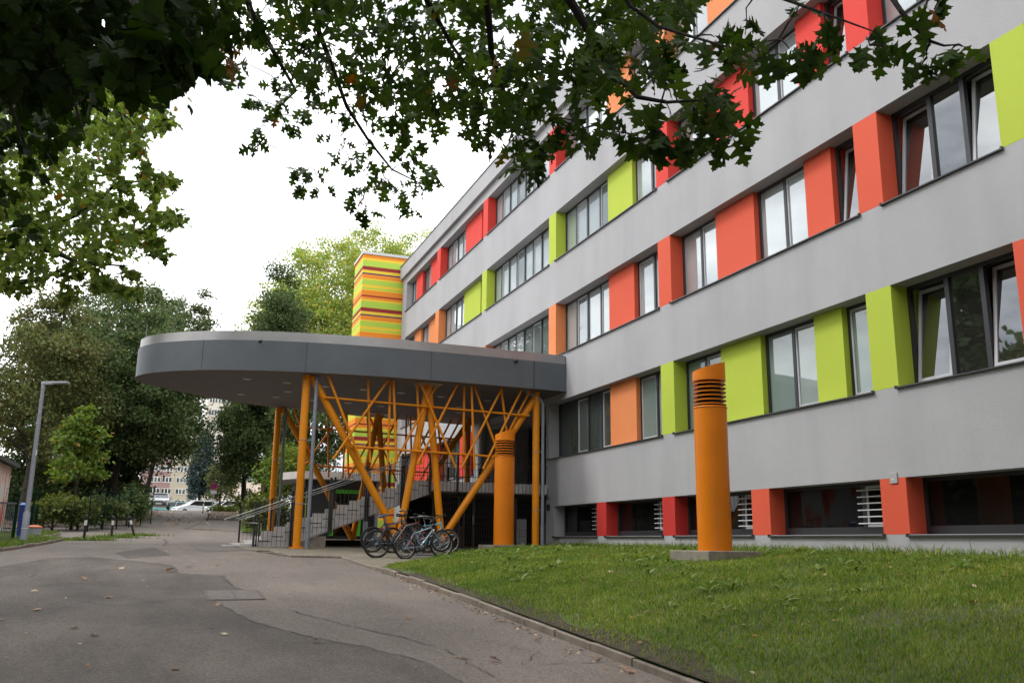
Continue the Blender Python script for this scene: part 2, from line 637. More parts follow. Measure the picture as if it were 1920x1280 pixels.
# piers (far edge, near edge)
PIERS = [(9.27, 8.65), (12.35, 11.74), (19.68, 19.05), (27.0, 26.4), (34.15, 33.55), (41.25, 40.62)]
cols = {1: [C_REDOR, C_LIME, C_LIME, None, None, C_RED],
        2: [C_LIME, C_REDOR, C_REDOR, C_ORANGE, C_ORANGE, C_ORANGE],
        3: [C_RED, C_RED, C_RED, C_LIME, C_LIME, C_ORANGE],
        4: [C_ORANGE, C_ORANGE, C_ORANGE, C_RED, C_RED, C_RED]}
pcol = {1: [C_LIME, C_ORANGE, C_RED, C_RED], 2: [C_REDOR, C_REDOR, C_REDOR, C_ORANGE],
        3: [C_RED, C_LIME, C_LIME, C_ORANGE], 4: [C_ORANGE, C_ORANGE, C_RED, C_RED]}
for k in (1, 2, 3, 4):
    for (ya, yb), m in zip(PIERS, cols[k]):
        if m is not None:
            pier(ya, yb, k, m)
    paneA = {1: G_GREEN, 2: G_PALE, 3: G_PALE, 4: G_PALE}[k]
    pA, pB, pD, pE = pcol[k]
    # stretch nearer than the photograph
    y = 8.65
    window(y, y - 2.45, k, [y - .83, y - 1.62], paneA)
    pier(6.2, 5.6, k, pA)
    window(5.6, 2.5, k, [4.6, 3.5], paneA)
    pier(2.5, 1.9, k, pB)
    window(1.9, -1.2, k, [.9, -.2], paneA)
    pier(-1.2, Y0 + .01, k, pA)
    # near three-light window
    if k in (1, 2):
        window(11.74, 9.27, k, [10.88, 10.18], G_MIRROR, tilt=(0, 2), sash=())
    else:
        window(11.74, 9.27, k, [10.88, 10.18], paneA)
    # bay with two infill panels
    window(19.05, 17.30, k, [18.15], paneA)
    panel(17.32, 15.81, k, pA)
    window(15.81, 14.04, k, [14.87], paneA)
    panel(14.06, 13.26, k, pA)
    window(13.26, 12.35, k, [], G_OPEN if k in (2, 3, 4) else paneA, tilt=(0,) if k in (2, 3, 4) else (), sash=(0,))
    sill(19.05, 12.35, k)
    sill(11.74, 9.27, k)
    sill(8.65, 6.2, k)
    # next bay
    pg = {1: G_DIM, 2: G_PALE, 3: G_PALE, 4: G_PALE}[k]
    ye = 26.96 if k == 1 else 26.4
    window(ye if k == 1 else 26.4, 22.95, k, [25.52, 24.70, 23.77], pg)
    panel(22.97, 21.42, k, pB)
    window(21.42, 19.68, k, [20.5], paneA if k == 1 else pg, sash=(0,))
    sill(ye, 19.68, k)
    if k > 1:
        window(33.55, 27.0, k, [32.72, 31.88, 31.02, 30.2, 29.35, 28.52, 27.72], G_PALE)
        sill(33.55, 27.0, k)
        window(40.62, 37.28, k, [39.75, 38.92, 38.1], G_PALE)
        panel(37.3, 35.0, k, pD)
        window(35.0, 34.15, k, [], G_PALE)
        sill(40.62, 34.15, k)
        window(47.42, 46.05, k, [46.8], G_PALE)
        panel(46.07, 44.8, k, pE)
        window(44.8, 43.15, k, [44.0], G_PALE)
        panel(43.17, 41.8, k, pE)
        window(41.8, 41.25, k, [], G_PALE)
        sill(47.42, 41.25, k)
    else:
        pier(36.7, 35.1, k, C_RED)
        window(35.1, 34.75, k, [], G_DIM)
        window(40.62, 36.7, k, [39.6, 38.6, 37.6], G_DIM)
        sill(40.62, 34.75, k)
        window(47.42, 46.05, k, [46.8], G_DIM)
        panel(46.07, 42.4, k, C_RED)
        window(42.4, 41.25, k, [], G_DIM)
        sill(47.42, 41.25, k)
# basement row
BP = [(23.45, 22.86), (19.76, 19.17), (16.07, 15.46), (12.35, 11.76)]
for i, (ya, yb) in enumerate(BP):
    pier(ya, yb, 0, C_DEEPRED if i < 2 else C_REDOR)
pier(8.6, Y0 + .01, 0, C_REDOR)
BW = [(26.52, 23.45), (22.86, 19.76), (19.17, 16.07), (15.46, 12.35), (11.76, 8.6)]
for i, (ya, yb) in enumerate(BW):
    ym = yb + .82
    window(ya, yb, 0, [ym], G_DARK, sash=(1,))
    sill(ya, yb, 0)
    g = MB()
    n = 6
    for q in range(n):
        zz = SILLS[0] + .2 + q * .118
        g.tube([(D + RW - .07, ym + .09, zz), (D + RW - .07, yb + .012, zz)], .012, 8)
        g.tube([(D + RW - .07, ym + .06, zz), (D + RW + .02, ym + .06, zz)], .009, 6)
    g.build('window_grille', mat('pale_grille_bar', (.55, .55, .56), .4, .05) if i == 0 else bpy.data.materials['pale_grille_bar'], bld, smooth=True)
# small plate with a number on the wall over a basement pier
pl = MB()
pl.box(D - .022, D - .003, 11.93, 12.10, 1.06, 1.24)
plate = pl.build('number_plate', mat('plate_grey', (.36, .36, .36), .5, .05), bld, bevel=.004)
ink = MB()
for (a, b, c, d) in ((12.07, 12.045, 1.12, 1.126), (12.07, 12.045, 1.135, 1.141), (12.035, 12.02, 1.12, 1.145), (12.01, 11.985, 1.12, 1.126), (11.985, 11.98, 1.12, 1.15)):
    ink.box(D - .0245, D - .0225, b, a, c, d)
ink.build('marking', WHITE, plate)
vb = MB()
vb.box(D - .09, D - .003, 26.85, 26.93, 1.02, 1.22)
vb.build('junction_box', BLACK, bld, bevel=.006)
ob = MB()
ob.box(D - .05, D - .003, 26.9, 27.0, 1.42, 1.72)
ob.build('intercom', GALV, bld, bevel=.006)

# recessed glazed entrance
G_ENT = glass_mat('entrance_glass', (.012, .016, .014), 1.5)
ef = MB()
ex = 13.75
for yy in np.linspace(27.2, 34.2, 8):
    ef.box(ex - .06, ex + .06, yy - .045, yy + .045, 1.84, 4.597)
for zz in (1.86, 3.0, 4.0, 4.55):
    ef.box(ex - .05, ex + .05, 27.2, 34.2, zz - .035, zz + .035)
eg = ef.build('entrance_frame', mat('dark_green_frame', (.012, .03, .018), .45, .1), bld)
gp = MB()
gp.add([(ex, 34.3, 1.84), (ex, 27.1, 1.84), (ex, 27.1, 4.6), (ex, 34.3, 4.6)], [(0, 1, 2, 3)])
gp.build('entrance_pane', G_ENT, eg)
ec = MB()
ec.lathe((11.35, 33.2, 1.84), [(.17, 0), (.17, 2.85)], 20)
ec.build('round_column', mat('grey_column', (.27, .27, .27), .8, .06), bld, smooth=True)

# ================================================================== STRIPED TOWER
tw = empty('stair_tower', (10.5, 50, gr(49)), 'square stair tower striped lime, yellow, orange and dark red behind the canopy', 'tower')
S_O, S_Y, S_L, S_R, S_N = (mat('stripe_' + n, dim(c, .82), .75, .03, 1) for n, c in
                           (('orange', srgb(250, 150, 40)), ('yellow', srgb(250, 214, 60)), ('lime', srgb(184, 218, 78)),
                            ('dark_red', srgb(158, 40, 36)), ('navy', srgb(44, 54, 100))))
seq = [(15.99, S_O), (15.79, S_Y), (15.64, S_L), (15.29, S_R), (15.07, S_Y), (14.90, S_N), (14.82, S_O), (14.58, S_Y), (14.50, S_L), (14.21, S_Y),
       (14.03, S_L), (13.94, S_Y), (13.88, S_O), (13.59, S_R), (13.50, S_O), (13.35, S_Y), (13.24, S_L)]
st = list(seq)
for c in range(1, 7):
    st += [(z - 2.43 * c, m) for z, m in seq[3:]]
st = [(z, m) for z, m in st if z > .1]
per = {}
for i, (z, m) in enumerate(st):
    zn = st[i + 1][0] if i + 1 < len(st) else -1.0
    per.setdefault(m.name, (m, MB()))[1].box(9.2, 13.6, 48.62, 51.1, zn, z)
for nme, (m, b) in per.items():
    b.build('colour_band', m, tw)
b = MB()
b.box(9.14, 13.66, 48.56, 51.16, 16.0, 16.16)
b.build('roof_edge', mat('pale_roof_edge', (.55, .55, .53), .5, .05), tw)

# ================================================================== ENTRANCE CANOPY
cb, cr_, ct = 4.70, 5.58, 5.85
plan = [(11.48, 25.55), (10.0, 25.46), (8.5, 25.40), (6.8, 25.38), (5.2, 25.42), (4.2, 25.52), (3.2, 25.66), (2.3, 25.86), (1.5, 26.12), (.8, 26.42), (.2, 26.78),
        (-.3, 27.16), (-.7, 27.55), (-1.0, 28.0), (-1.2, 28.5), (-1.25, 29.0), (-1.12, 29.45), (-.6, 30.1), (.3, 31.05), (1.15, 31.8), (2.2, 32.55), (3.2, 33.05), (4.2, 33.45), (6.1, 33.95), (8.5, 34.4), (11.48, 34.9)]
# resample the plan to a smooth outline
def smooth_poly(pts, n=8):
    P = [Vector((p[0], p[1])) for p in pts]
    out = []
    for i in range(len(P) - 1):
        p0, p1, p2, p3 = P[max(i - 1, 0)], P[i], P[i + 1], P[min(i + 2, len(P) - 1)]
        for j in range(n):
            t = j / n
            out.append(.5 * ((2 * p1) + (p2 - p0) * t + (2 * p0 - 5 * p1 + 4 * p2 - p3) * t * t + (3 * p1 - p0 - 3 * p2 + p3) * t ** 3))
    out.append(P[-1])
    return [(p.x, p.y) for p in out]


outl = smooth_poly(plan, 5)
cen = Vector((6.5, 29.8))


def inset(pts, d):
    n = len(pts)
    out = []
    for i in range(n):
        a, b = Vector(pts[max(i - 1, 0)]), Vector(pts[min(i + 1, n - 1)])
        t = (b - a).normalized()
        nn = Vector((t.y, -t.x))           # outward for this winding
        p = Vector(pts[i]) - nn * d
        out.append((p.x, p.y))
    return out


can = empty('entrance_canopy', (5, 29, gr(27)), 'teardrop slate grey entrance canopy on slanting amber steel columns with a zinc rim', 'canopy')
ccw = list(reversed(outl))
b = MB()
b.prism(ccw if sum((ccw[i][0] * ccw[(i + 1) % len(ccw)][1] - ccw[(i + 1) % len(ccw)][0] * ccw[i][1]) for i in range(len(ccw))) > 0 else outl, cb, cr_ - .01)
fas = b.build('fascia', FASCIA, can)
rim_o = inset(outl, -.045)
b = MB()
area = lambda q: sum((q[i][0] * q[(i + 1) % len(q)][1] - q[(i + 1) % len(q)][0] * q[i][1]) for i in range(len(q)))
fix = lambda q: q if area(q) > 0 else list(reversed(q))
b.prism(fix(rim_o), cr_, ct)
b.build('zinc_rim', RIM, can)
b = MB()
so_o = inset(outl, .03)
b.prism(fix(so_o), cb - .012, cb - .004)
b.build('soffit', SOFFIT, can)
# vertical joints in fascia
jt = MB()
for (jx, jy, s) in [(3.35, 25.635, 0), (10.35, 25.468, 0), (7.0, 25.38, 0), (.55, 26.56, .5)]:
    jt.box(jx - .005, jx + .005, jy - .006, jy + .02, cb + .004, cr_ - .012)
jt.build('panel_joint', BLACK, fas)
bolt = MB()
for (px, py, d) in [(485, 653, 26.2), (974, 672, 26.9)]:
    p = at_dist(px, py, d)
    Yc = 25.75 if px < 600 else 25.40
    bolt.sphere((p.x * 1.0, Yc - .02, 5.5), .06, 10, 8)
bolt.build('rain_spout', BLACK, can, smooth=True)
# downlights
dl = MB()
LIGHTPX = [(463, 710), (538, 717), (540, 734), (452, 739), (518, 744), (610, 724), (588, 750), (652, 755), (682, 730), (714, 761), (752, 736), (827, 743), (862, 763), (915, 751), (862, 773)]
LMAT = bpy.data.materials.new('downlight_glass')
_, NN, LL, PB = nodes_of(LMAT)
PB.inputs['Base Color'].default_value = (.38, .36, .33, 1)
PB.inputs['Roughness'].default_value = .3
for px, py in LIGHTPX:
    r = ray(px, py)
    p = r * ((cb - .02) / r.z)
    d = MB()
    d.lathe((p.x, p.y, cb - .035), [(.11, 0), (.13, .008), (.13, .022)], 20)
    d.build('downlight', LMAT, can, smooth=True)


def pipe(a, bb, r, name, n=16, m=YEL):
    q = MB()
    q.tube([a, bb], r, n)
    return q.build(name, m, can, smooth=True)


for (yc, yr, far) in ((26.1, 25.93, False), (33.1, 33.28, True)):
    g0 = gr(yc) - .1
    dx = -.12 if far else 0
    pipe((3.47, yc, g0), (3.46, yc, cb), .112, 'column')
    pipe((10.69, yc, g0), (10.69, yc, cb), .112, 'column')
    for a, bb in [((3.62, 4.66), (6.40, .02)), ((6.38, .02), (7.12, 4.68)), ((7.13, 4.68), (7.68, .02)), ((7.66, .02), (10.66, 4.52))]:
        pipe((a[0], yc, a[1]), (bb[0], yc, bb[1]), .108, 'slanting_strut')
    for xx in (3.47, 10.69):
        bp = MB()
        gz_ = gr(yc) if xx < 6 else max(gr(yc), -.2)
        bp.lathe((xx, yc, gz_ - .02), [(.21, 0), (.21, .055), (.125, .06)], 24)
        for q in range(6):
            bp.lathe((xx + .17 * math.cos(q * PI / 3), yc + .17 * math.sin(q * PI / 3), gz_ + .03), [(.018, 0), (.018, .03)], 8)
        bp.build('base_plate', YEL, can, smooth=True)
    pipe((3.95, yr, 4.05), (10.38, yr, 3.90), .033, 'cross_bar', 12)
    pipe((4.78, yr, 2.665), (9.30, yr, 2.57), .033, 'cross_bar', 12)
    for i, (a, bb, c, d) in enumerate([(4.03, 4.72, 5.11, 2.27), (5.24, 4.72, 5.42, 2.24), (5.82, 4.72, 4.32, 2.28), (5.92, 4.72, 5.94, 2.24), (5.98, 4.72, 6.17, 2.25), (6.73, 4.72, 6.95, 2.24),
                         (6.80, 4.72, 7.99, 2.19), (7.37, 4.72, 6.14, 2.24), (7.97, 4.72, 6.80, 2.22), (8.24, 4.72, 8.27, 2.19), (8.43, 4.72, 8.59, 2.17), (8.57, 4.72, 9.55, 2.3),
                         (9.43, 4.72, 8.19, 2.2), (9.46, 4.72, 9.80, 2.4), (10.09, 4.72, 8.86, 2.17), (10.42, 4.72, 9.11, 2.18)]):
        yy = yr + (-.066 if i % 2 == 0 else .066) * (1 if not far else -1)
        pipe((a, yy, cb - .005), (c, yy, d), .037, 'lattice_rod', 10)
    pb = MB()
    pb.box(6.75, 7.5, yc - .3, yc + .3, cb - .04, cb - .013)
    pb.build('head_plate', mat('pale_head_plate', (.34, .31, .28), .6, .1), can)
    for xx in (6.39, 7.67):
        f = MB()
        f.lathe((xx, yc, gr(yc) - .2), [(.42, 0), (.42, .16), (.3, .2)], 20)
        f.build('column_footing', CONC2, can, smooth=True)
for (xd, yd, m, pb_) in ((3.74, 25.98, GALV, 0), (10.90, 26.05, GALV, 1), (3.70, 33.0, GALV, 2)):
    q = MB()
    top = cb - .06
    pts = [(xd, yd, gr(26) - .1), (xd, yd, top - .25), (xd - .0, yd, top)]
    if pb_ == 1:
        pts = [(xd, yd, gr(26) - .1), (xd, yd, 4.32), (xd - .12, yd, 4.5), (xd - .45, yd, 4.62), (xd - .6, yd, cb)]
    q.tube(pts, .055, 12)
    q.tube([(xd, yd, gr(26) - .1), (xd, yd, .55)], .068, 12)
    q.ring((xd, yd, .55), (0, 0, 1), .066, .012, 14, 6)
    dp = q.build('downpipe', m, can, smooth=True)
    for zz in (.55, 2.35, 4.35):
        c = MB()
        xc = 3.47 if pb_ != 1 else 10.69
        c.ring((xc, 26.1 if pb_ < 2 else 33.1, zz + .45), (0, 0, 1), .115, .010, 20, 6)
        c.obox((xc, 26.05 if pb_ < 2 else 33.05, zz + .45), (xd, yd, zz + .45), .02, .03)
        c.build('pipe_bracket', m, dp, smooth=True)
rd = MB()
rd.tube([(-1.05, 28.3, ct - .01), (-1.05, 28.3, ct + .42)], .009, 6)
rd.build('lightning_rod', GALV, can)

# ================================================================== STAIRS
sta = empty('entrance_stairs', (5, 29.5, gr(27)), 'grey concrete entrance steps with black railings rising under the canopy', 'stairs')
YS, YE = 27.0, 32.4
LZ = 1.84
b = MB()
for k in range(14):
    x0 = 2.49 + .3575 * k
    z = -.025 + .1325 * k
    b.box(x0, x0 + .46, YS - .012, YE + .012, z - .118 if k else -.5, z)
stp_cheek = MB()
for k in range(14):
    x0 = 2.49 + .3575 * k
    z = -.025 + .1325 * k
    stp_cheek.box(x0 + .1, x0 + .4585, YS - .014, YS + .2, z - .118, min(z + .27, LZ - .003))
b.box(2.0, 2.5, YS - .05, YE + .05, -.6, -.118)
b.box(1.6, 2.02, YS + .15, YE + .1, -.6, -.16)
stp = b.build('step', CONC, sta, bevel=.006)
stp_cheek.build('stepped_cheek', CONC, sta)
b = MB()
for k in range(14):
    x0 = 2.49 + .3575 * k
    z = -.025 + .1325 * k
    b.box(x0 + .02, x0 + .35, YS - .022, YS + .02, z - .026, z - .004)
b.build('step_joint', mat('brown_joint', (.05, .03, .022), .9, .2), stp)
b = MB()
b.xz([(2.6, -.5), (3.5, -.12), (7.5, 1.42), (7.52, 1.72), (7.2, 1.68), (2.6, -.06)], YS + .004, YS + .3)
b.build('stringer', CONC, sta)
b = MB()
b.xz([(2.6, -.5), (3.5, -.12), (7.5, 1.42), (7.52, 1.72), (7.2, 1.68), (2.6, -.06)], YE - .3, YE - .004)
b.build('stringer', CONC, sta)
b = MB()
b.box(7.5, 13.72, YS, 33.6, 1.52, LZ)
b.build('landing', CONC, sta, bevel=.008)
b = MB()
b.box(3.62, 4.42, YS + .02, YS + .34, -.6, .12)
b.build('footing', CONC2, sta)


def railing(yr, far=False):
    b = MB()
    zt = lambda x: .99 + (x - 2.37) * .3755          # top line over the flight
    bot = lambda x: max(-.17, .03 + (x - 3.82) * .3795) + .0
    for x in (2.37, 3.39, 4.48, 5.54, 6.62):
        b.box(x - .03, x + .03, yr - .03, yr + .03, max(bot(x) - .12, -.3), zt(x) + .04)
        if not far:
            b.box(x + .05, x + .09, yr - .028, yr + .028, max(bot(x) - .12, -.3), zt(x) - .05)
    b.obox((2.37, yr, zt(2.37)), (7.45, yr, 2.68), .03, .012)
    x = 2.5
    while x < 7.45:
        b.box(x - .005, x + .005, yr - .005, yr + .005, bot(x), zt(x) if x < 6.8 else 2.68)
        x += .126
    for x in (7.5, 8.4, 9.75, 11.0):
        b.box(x - .03, x + .03, yr - .03, yr + .03, 1.5, 2.75)
    b.obox((7.45, yr, 2.68), (11.45, yr, 2.68), .03, .012)
    b.obox((7.45, yr, 2.40), (11.45, yr, 2.40), .03, .02)
    b.obox((7.45, yr, 1.53), (11.45, yr, 1.53), .03, .012)
    b.obox((3.8, yr, .03), (7.5, yr, 1.425), .03, .012)
    x = 7.55
    while x < 11.45:
        b.box(x - .0065, x + .0065, yr - .0065, yr + .0065, 1.53, 2.68)
        x += .126
    b.build('railing', BLACK, sta)


railing(YS - .06)
railing(YE + .06, True)
b = MB()
for dz in (0, -.07, -.13):
    b.tube([(1.86 + (.05 if dz else 0), YS - .15, .65 + dz * .9), (6.7, YS - .15, 2.44 + dz)], .015 if dz == 0 else .011, 10)
b.tube([(2.36, YS - .16, .66), (2.15, YS - .16, .60), (2.09, YS - .16, .54), (2.10, YS - .16, .47), (2.45, YS - .16, .455)], .016, 10)
b.build('handrail', INOX, sta, smooth=True)
b = MB()
b.tube([(1.86, YE + .15, .65), (6.7, YE + .15, 2.44)], .019, 10)
b.build('handrail', INOX, sta, smooth=True)
# short black posts at the foot of the flight
for i, (px, py0, py1) in enumerate(((447, 964, 1013), (454, 970, 1014), (464, 982, 1016))):
    p = gpt(px, py1)
    q = MB()
    q.tube([(p.x, 0 + 27.6 + i * -.22 + .35, gr(27.3) - .05), (p.x, 27.95 - i * .22, .62 - i * .08)], .022, 10)
    q.sphere((p.x, 27.95 - i * .22, .63 - i * .08), .028)
    q.build('stub_post', BLACK, sta, smooth=True)

# ================================================================== STORE UNDER THE LANDING
sto = empty('mesh_store', (9.5, 28.5, gr(27)), 'dark board and wire mesh bicycle store under the stair landing', 'store')
b = MB()
b.prism([(7.75, 31.0), (13.6, 31.0), (13.6, 31.1), (7.75, 31.1)], -.5, 1.515)
b.build('rear_boarding', DARKBOARD, sto)
b = MB()
b.box(11.4, 13.6, 27.25, 27.32, -.5, 1.515)
b.build('side_boarding', DARKBOARD, sto)
b = MB()
for x in (7.72, 8.55, 8.72, 9.05, 10.1, 10.45, 11.25):
    b.box(x - .04, x + .04, 27.2, 27.28, -.4, 1.515)
b.box(7.7, 11.4, 27.19, 27.27, 1.40, 1.47)
b.build('post', DARKBOARD, sto)
b = MB()
x = 7.8
while x < 11.3:
    b.box(x - .004, x + .004, 27.22, 27.228, -.3, 1.45)
    x += .08
for z in np.arange(-.2, 1.45, .2):
    b.box(7.72, 11.3, 27.229, 27.237, z - .004, z + .004)
b.build('wire_mesh', mat('dull_wire', (.05, .05, .05), .5, .1), sto)
b = MB()
for x in (9.0, 11.02):
    b.box(x - .012, x + .012, 27.12, 27.16, .55 if x < 10 else .38, .82 if x < 10 else .62)
b.build('door_handle', INOX, sto)
b = MB()
b.box(10.55, 10.95, 27.5, 27.53, -.2, .75)
b.build('white_board', mat('off_white_board', (.35, .35, .35), .7, .1), sto)
b = MB()
for (x, y, z) in ((8.0, 28.0, .25), (8.1, 28.6, .5)):
    b.box(x, x + .9, y, y + .25, z, z + .05)
b.box(8.0, 8.06, 28.0, 28.8, -.3, .5)
b.box(8.86, 8.92, 28.0, 28.8, -.3, .5)
b.build('shelf', mat('brown_plank', (.12, .07, .04), .7, .2), sto)
# wire fence and black box painted as the dark void beneath the flight
lw = MB()
lw.box(4.45, 7.7, 29.3, 29.5, -.6, .02)
tag(lw.build('stair_void_box', mat('stair_void_black', (.012, .011, .011), .9, .2)), 'black box standing in for the dark void under the stair flight', 'dark void')

# ================================================================== VENTILATION PILLARS
def lawn_z(X, Y):
    t = min(max((X - 4.45) / 7.05, 0), 1)
    kz = gr(Y) + .09
    wz = -.125 - max(0, 14 - Y) * .006
    return kz + (wz - kz) * (1 - (1 - t) ** 2.2) + .025 * math.sin(X * 2.1 + Y * .7) * math.sin(Y * 1.3) * t * (1 - t) * 4


def vent_pillar(p, R, H, label, rz, sq=1.0):
    root = empty('ventilation_pillar', p, label, 'vent pillar', 'orange ventilation pillars on the lawn', 0)
    b = MB()
    b.box(-1.9 * R, 1.9 * R, -1.9 * R, 1.9 * R, -.5, .0)
    c, s = math.cos(rz), math.sin(rz)
    b.v = [(x * c - y * s, x * s + y * c, z) for x, y, z in b.v]
    b.build('plinth', CONC2, root, local=True, bevel=.012)
    zs = H * .755
    b = MB()
    b.lathe((0, 0, 0), [(R, .0), (R, zs), (R * .93, zs + .004)], 48)
    b.ring((0, 0, zs - .02), (0, 0, 1), R, .012, 48, 6)
    b.build('shaft', YEL2, root, smooth=True, local=True)
    n = 6
    gap = H * .135 / n
    b = MB()
    b.lathe((0, 0, zs), [(R * .72, 0), (R * .72, H * .15)], 32)
    b.build('dark_core', BLACK, root, smooth=True, local=True)
    for i in range(n):
        z = zs + .012 + gap * (i + .35)
        b = MB()
        b.lathe((0, 0, z), [(R * .80, gap * .30), (R * 1.0, -gap * .02), (R * 1.0, -gap * .16), (R * .80, gap * .12)], 48, caps=False)
        b.build('louvre_ring', YEL2, root, smooth=True, local=True)
    zc = zs + H * .140
    b = MB()
    k = 48
    d = Vector((math.cos(math.radians(-21)), math.sin(math.radians(-21))))
    lo = [(R * math.cos(2 * PI * j / k), R * math.sin(2 * PI * j / k)) for j in range(k)]
    tz = [H * .972 + (x * d.x + y * d.y) / R * H * .026 for x, y in lo]
    b.prism(lo, zc, tz)
    b.build('slanted_cap', YEL2, root, smooth=True, local=True)
    return root


p1 = at_dist(1341, 1032, 15.8)
p2 = at_dist(944, 1021, 25.6)
vent_pillar(p1, .284, 3.22, 'tall orange louvred ventilation pillar on its square concrete plinth in front of the lime panels', math.radians(4))
vent_pillar(p2, .284, 3.24, 'orange louvred ventilation pillar beside the canopy, in front of the dark mesh store', math.radians(4))

# ================================================================== BICYCLES
def bicycle(name, rear, front, R, label, fm, seat_m, rim_m, step=False, lean=0.0, sc=1.0, bar_h=1.0):
    rear, front = Vector(rear), Vector(front)
    d = front - rear
    wb = d.length
    rz = math.atan2(d.y, d.x)
    root = empty('bicycle', rear, label, 'bicycle', 'bicycles parked at the rack')
    root.rotation_euler = (lean, -math.asin(d.z / wb), rz)
    A = Vector((0, 0, R))
    B = Vector((wb, 0, R))
    bb_ = Vector((wb * .42, 0, R * .86))
    st = Vector((wb * .30, 0, R + .46 * sc))
    sd = st + Vector((-.05, 0, .16 * sc))
    hd = Vector((wb * .76, 0, R + .50 * sc))
    hl = Vector((wb * .79, 0, R + .36 * sc))
    f = MB()
    f.tube([bb_, st], .017, 8)
    f.tube([st + Vector((0.01, 0, -.06 if not step else -.25)), hd + Vector((0, 0, -.03))], .017, 8)
    f.tube([bb_, hl], .02, 8)
    f.tube([hl + Vector((.005, 0, -.02)), hd + Vector((-.005, 0, .03))], .022, 8)
    for s in (-.05, .05):
        f.tube([bb_ + Vector((0, s * .5, 0)), A + Vector((0, s, 0))], .011, 6)
        f.tube([st + Vector((0, s * .3, -.03)), A + Vector((0, s, 0))], .010, 6)
    f.build('frame', fm, root, smooth=True, local=True)
    f = MB()
    for s in (-.05, .05):
        f.tube([hl + Vector((0, s, -.04)), B + Vector((0, s, 0))], [.015, .010], 6)
    f.box(hl.x - .03, hl.x + .03, -.065, .065, hl.z - .06, hl.z - .03)
    f.build('fork', fm if random.random() < .5 else BLACK, root, smooth=True, local=True)
    for C in (A, B):
        t = MB()
        t.ring(C, (0, 1, 0), R - .022, .024, 36, 8)
        ty = t.build('wheel', RUBBER, root, smooth=True, local=True)
        q = MB()
        q.ring(C, (0, 1, 0), R - .052, .011, 36, 6)
        q.build('rim', rim_m, ty, smooth=True, local=True)
        q = MB()
        for i in range(16):
            an = 2 * PI * i / 16
            q.tube([C + Vector((0, .02 * (1 if i % 2 else -1), 0)), C + Vector((math.cos(an) * (R - .055), 0, math.sin(an) * (R - .055)))], .0022, 4, False)
        q.tube([C + Vector((0, -.06, 0)), C + Vector((0, .06, 0))], .022, 8)
        q.build('spokes', GALV, ty, local=True)
        q = MB()
        q.box(C.x + R * .5, C.x + R * .5 + .05, -.012, .012, C.z + R * .28, C.z + R * .28 + .022)
        q.build('reflector', ORANGE_REF, ty, local=True)
    s = MB()
    s.tube([st, sd], .013, 8)
    s.build('seat_post', INOX, root, smooth=True, local=True)
    s = MB()
    s.sphere(sd + Vector((-.06, 0, .03)), 1, 12, 8, (.11, .07, .032))
    s.sphere(sd + Vector((.06, 0, .035)), 1, 12, 8, (.12, .03, .024))
    s.build('saddle', seat_m, root, smooth=True, local=True)
    h = MB()
    top = hd + Vector((.0, 0, .10 * bar_h))
    h.tube([hd, top, top + Vector((.06, 0, .03))], .015, 8)
    c = top + Vector((.06, 0, .03))
    h.tube([c + Vector((-.05, -.29, .05)), c + Vector((0, -.15, .04)), c, c + Vector((0, .15, .04)), c + Vector((-.05, .29, .05))], .012, 8)
    for s2 in (-1, 1):
        h.tube([c + Vector((-.04, s2 * .20, .045)), c + Vector((-.06, s2 * .32, .05))], .019, 8)
        h.tube([c + Vector((.03, s2 * .2, .02)), c + Vector((.03, s2 * .27, .0))], .006, 6)
    h.build('handlebar', BLACK, root, smooth=True, local=True)
    g = MB()
    g.ring(bb_ + Vector((0, -.045, 0)), (0, 1, 0), .085, .008, 24, 6)
    g.tube([bb_ + Vector((0, -.06, 0)), bb_ + Vector((.10, -.07, -.13))], .010, 6)
    g.tube([bb_ + Vector((0, .06, 0)), bb_ + Vector((-.10, .07, .13))], .010, 6)
    g.box(bb_.x + .06, bb_.x + .15, -.16, -.07, bb_.z - .145, bb_.z - .12)
    g.box(bb_.x - .15, bb_.x - .06, .07, .16, bb_.z + .12, bb_.z + .145)
    g.tube([bb_ + Vector((0, -.045, .083)), A + Vector((0, -.045, .035))], .004, 4)
    g.tube([bb_ + Vector((0, -.045, -.083)), A + Vector((0, -.045, -.035))], .004, 4)
    g.build('crankset', BLACK, root, smooth=True, local=True)
    return root


ORANGE_REF = mat('orange_reflector', srgb(240, 90, 10), .3, .05)
RIMW = mat('bright_rim', (.30, .30, .30), .35, .05, metal=.3)
RIMD = mat('black_rim', (.03, .03, .03), .4, .05)
FM_BLK = mat('gloss_black_frame', (.014, .014, .018), .25, .1, coat=.5)
FM_WHT = mat('white_blue_frame', (.22, .27, .32), .25, .08, coat=.5)
FM_CYN = mat('pale_cyan_frame', srgb(80, 170, 200), .25, .08, coat=.5)
FM_MAR = mat('maroon_black_frame', (.06, .014, .016), .3, .1, coat=.5)
FM_NVY = mat('navy_frame', (.02, .03, .06), .3, .1, coat=.5)
SD_BLU = mat('blue_black_saddle', (.03, .06, .12), .5, .2)


def bike_on(px0, py0, px1, py1, dz=0):
    a, b = gpt(px0, py0), gpt(px1, py1)
    return a, b


def bike_at(px, py, wb, ang):
    a = gpt(px, py)
    bx, by = a.x + wb * math.cos(ang), a.y + wb * math.sin(ang)
    return a, Vector((bx, by, gr(by) if bx < 5.6 else max(gr(by), lawn_z(bx, by) - .02 if by < 22.5 else gr(by))))


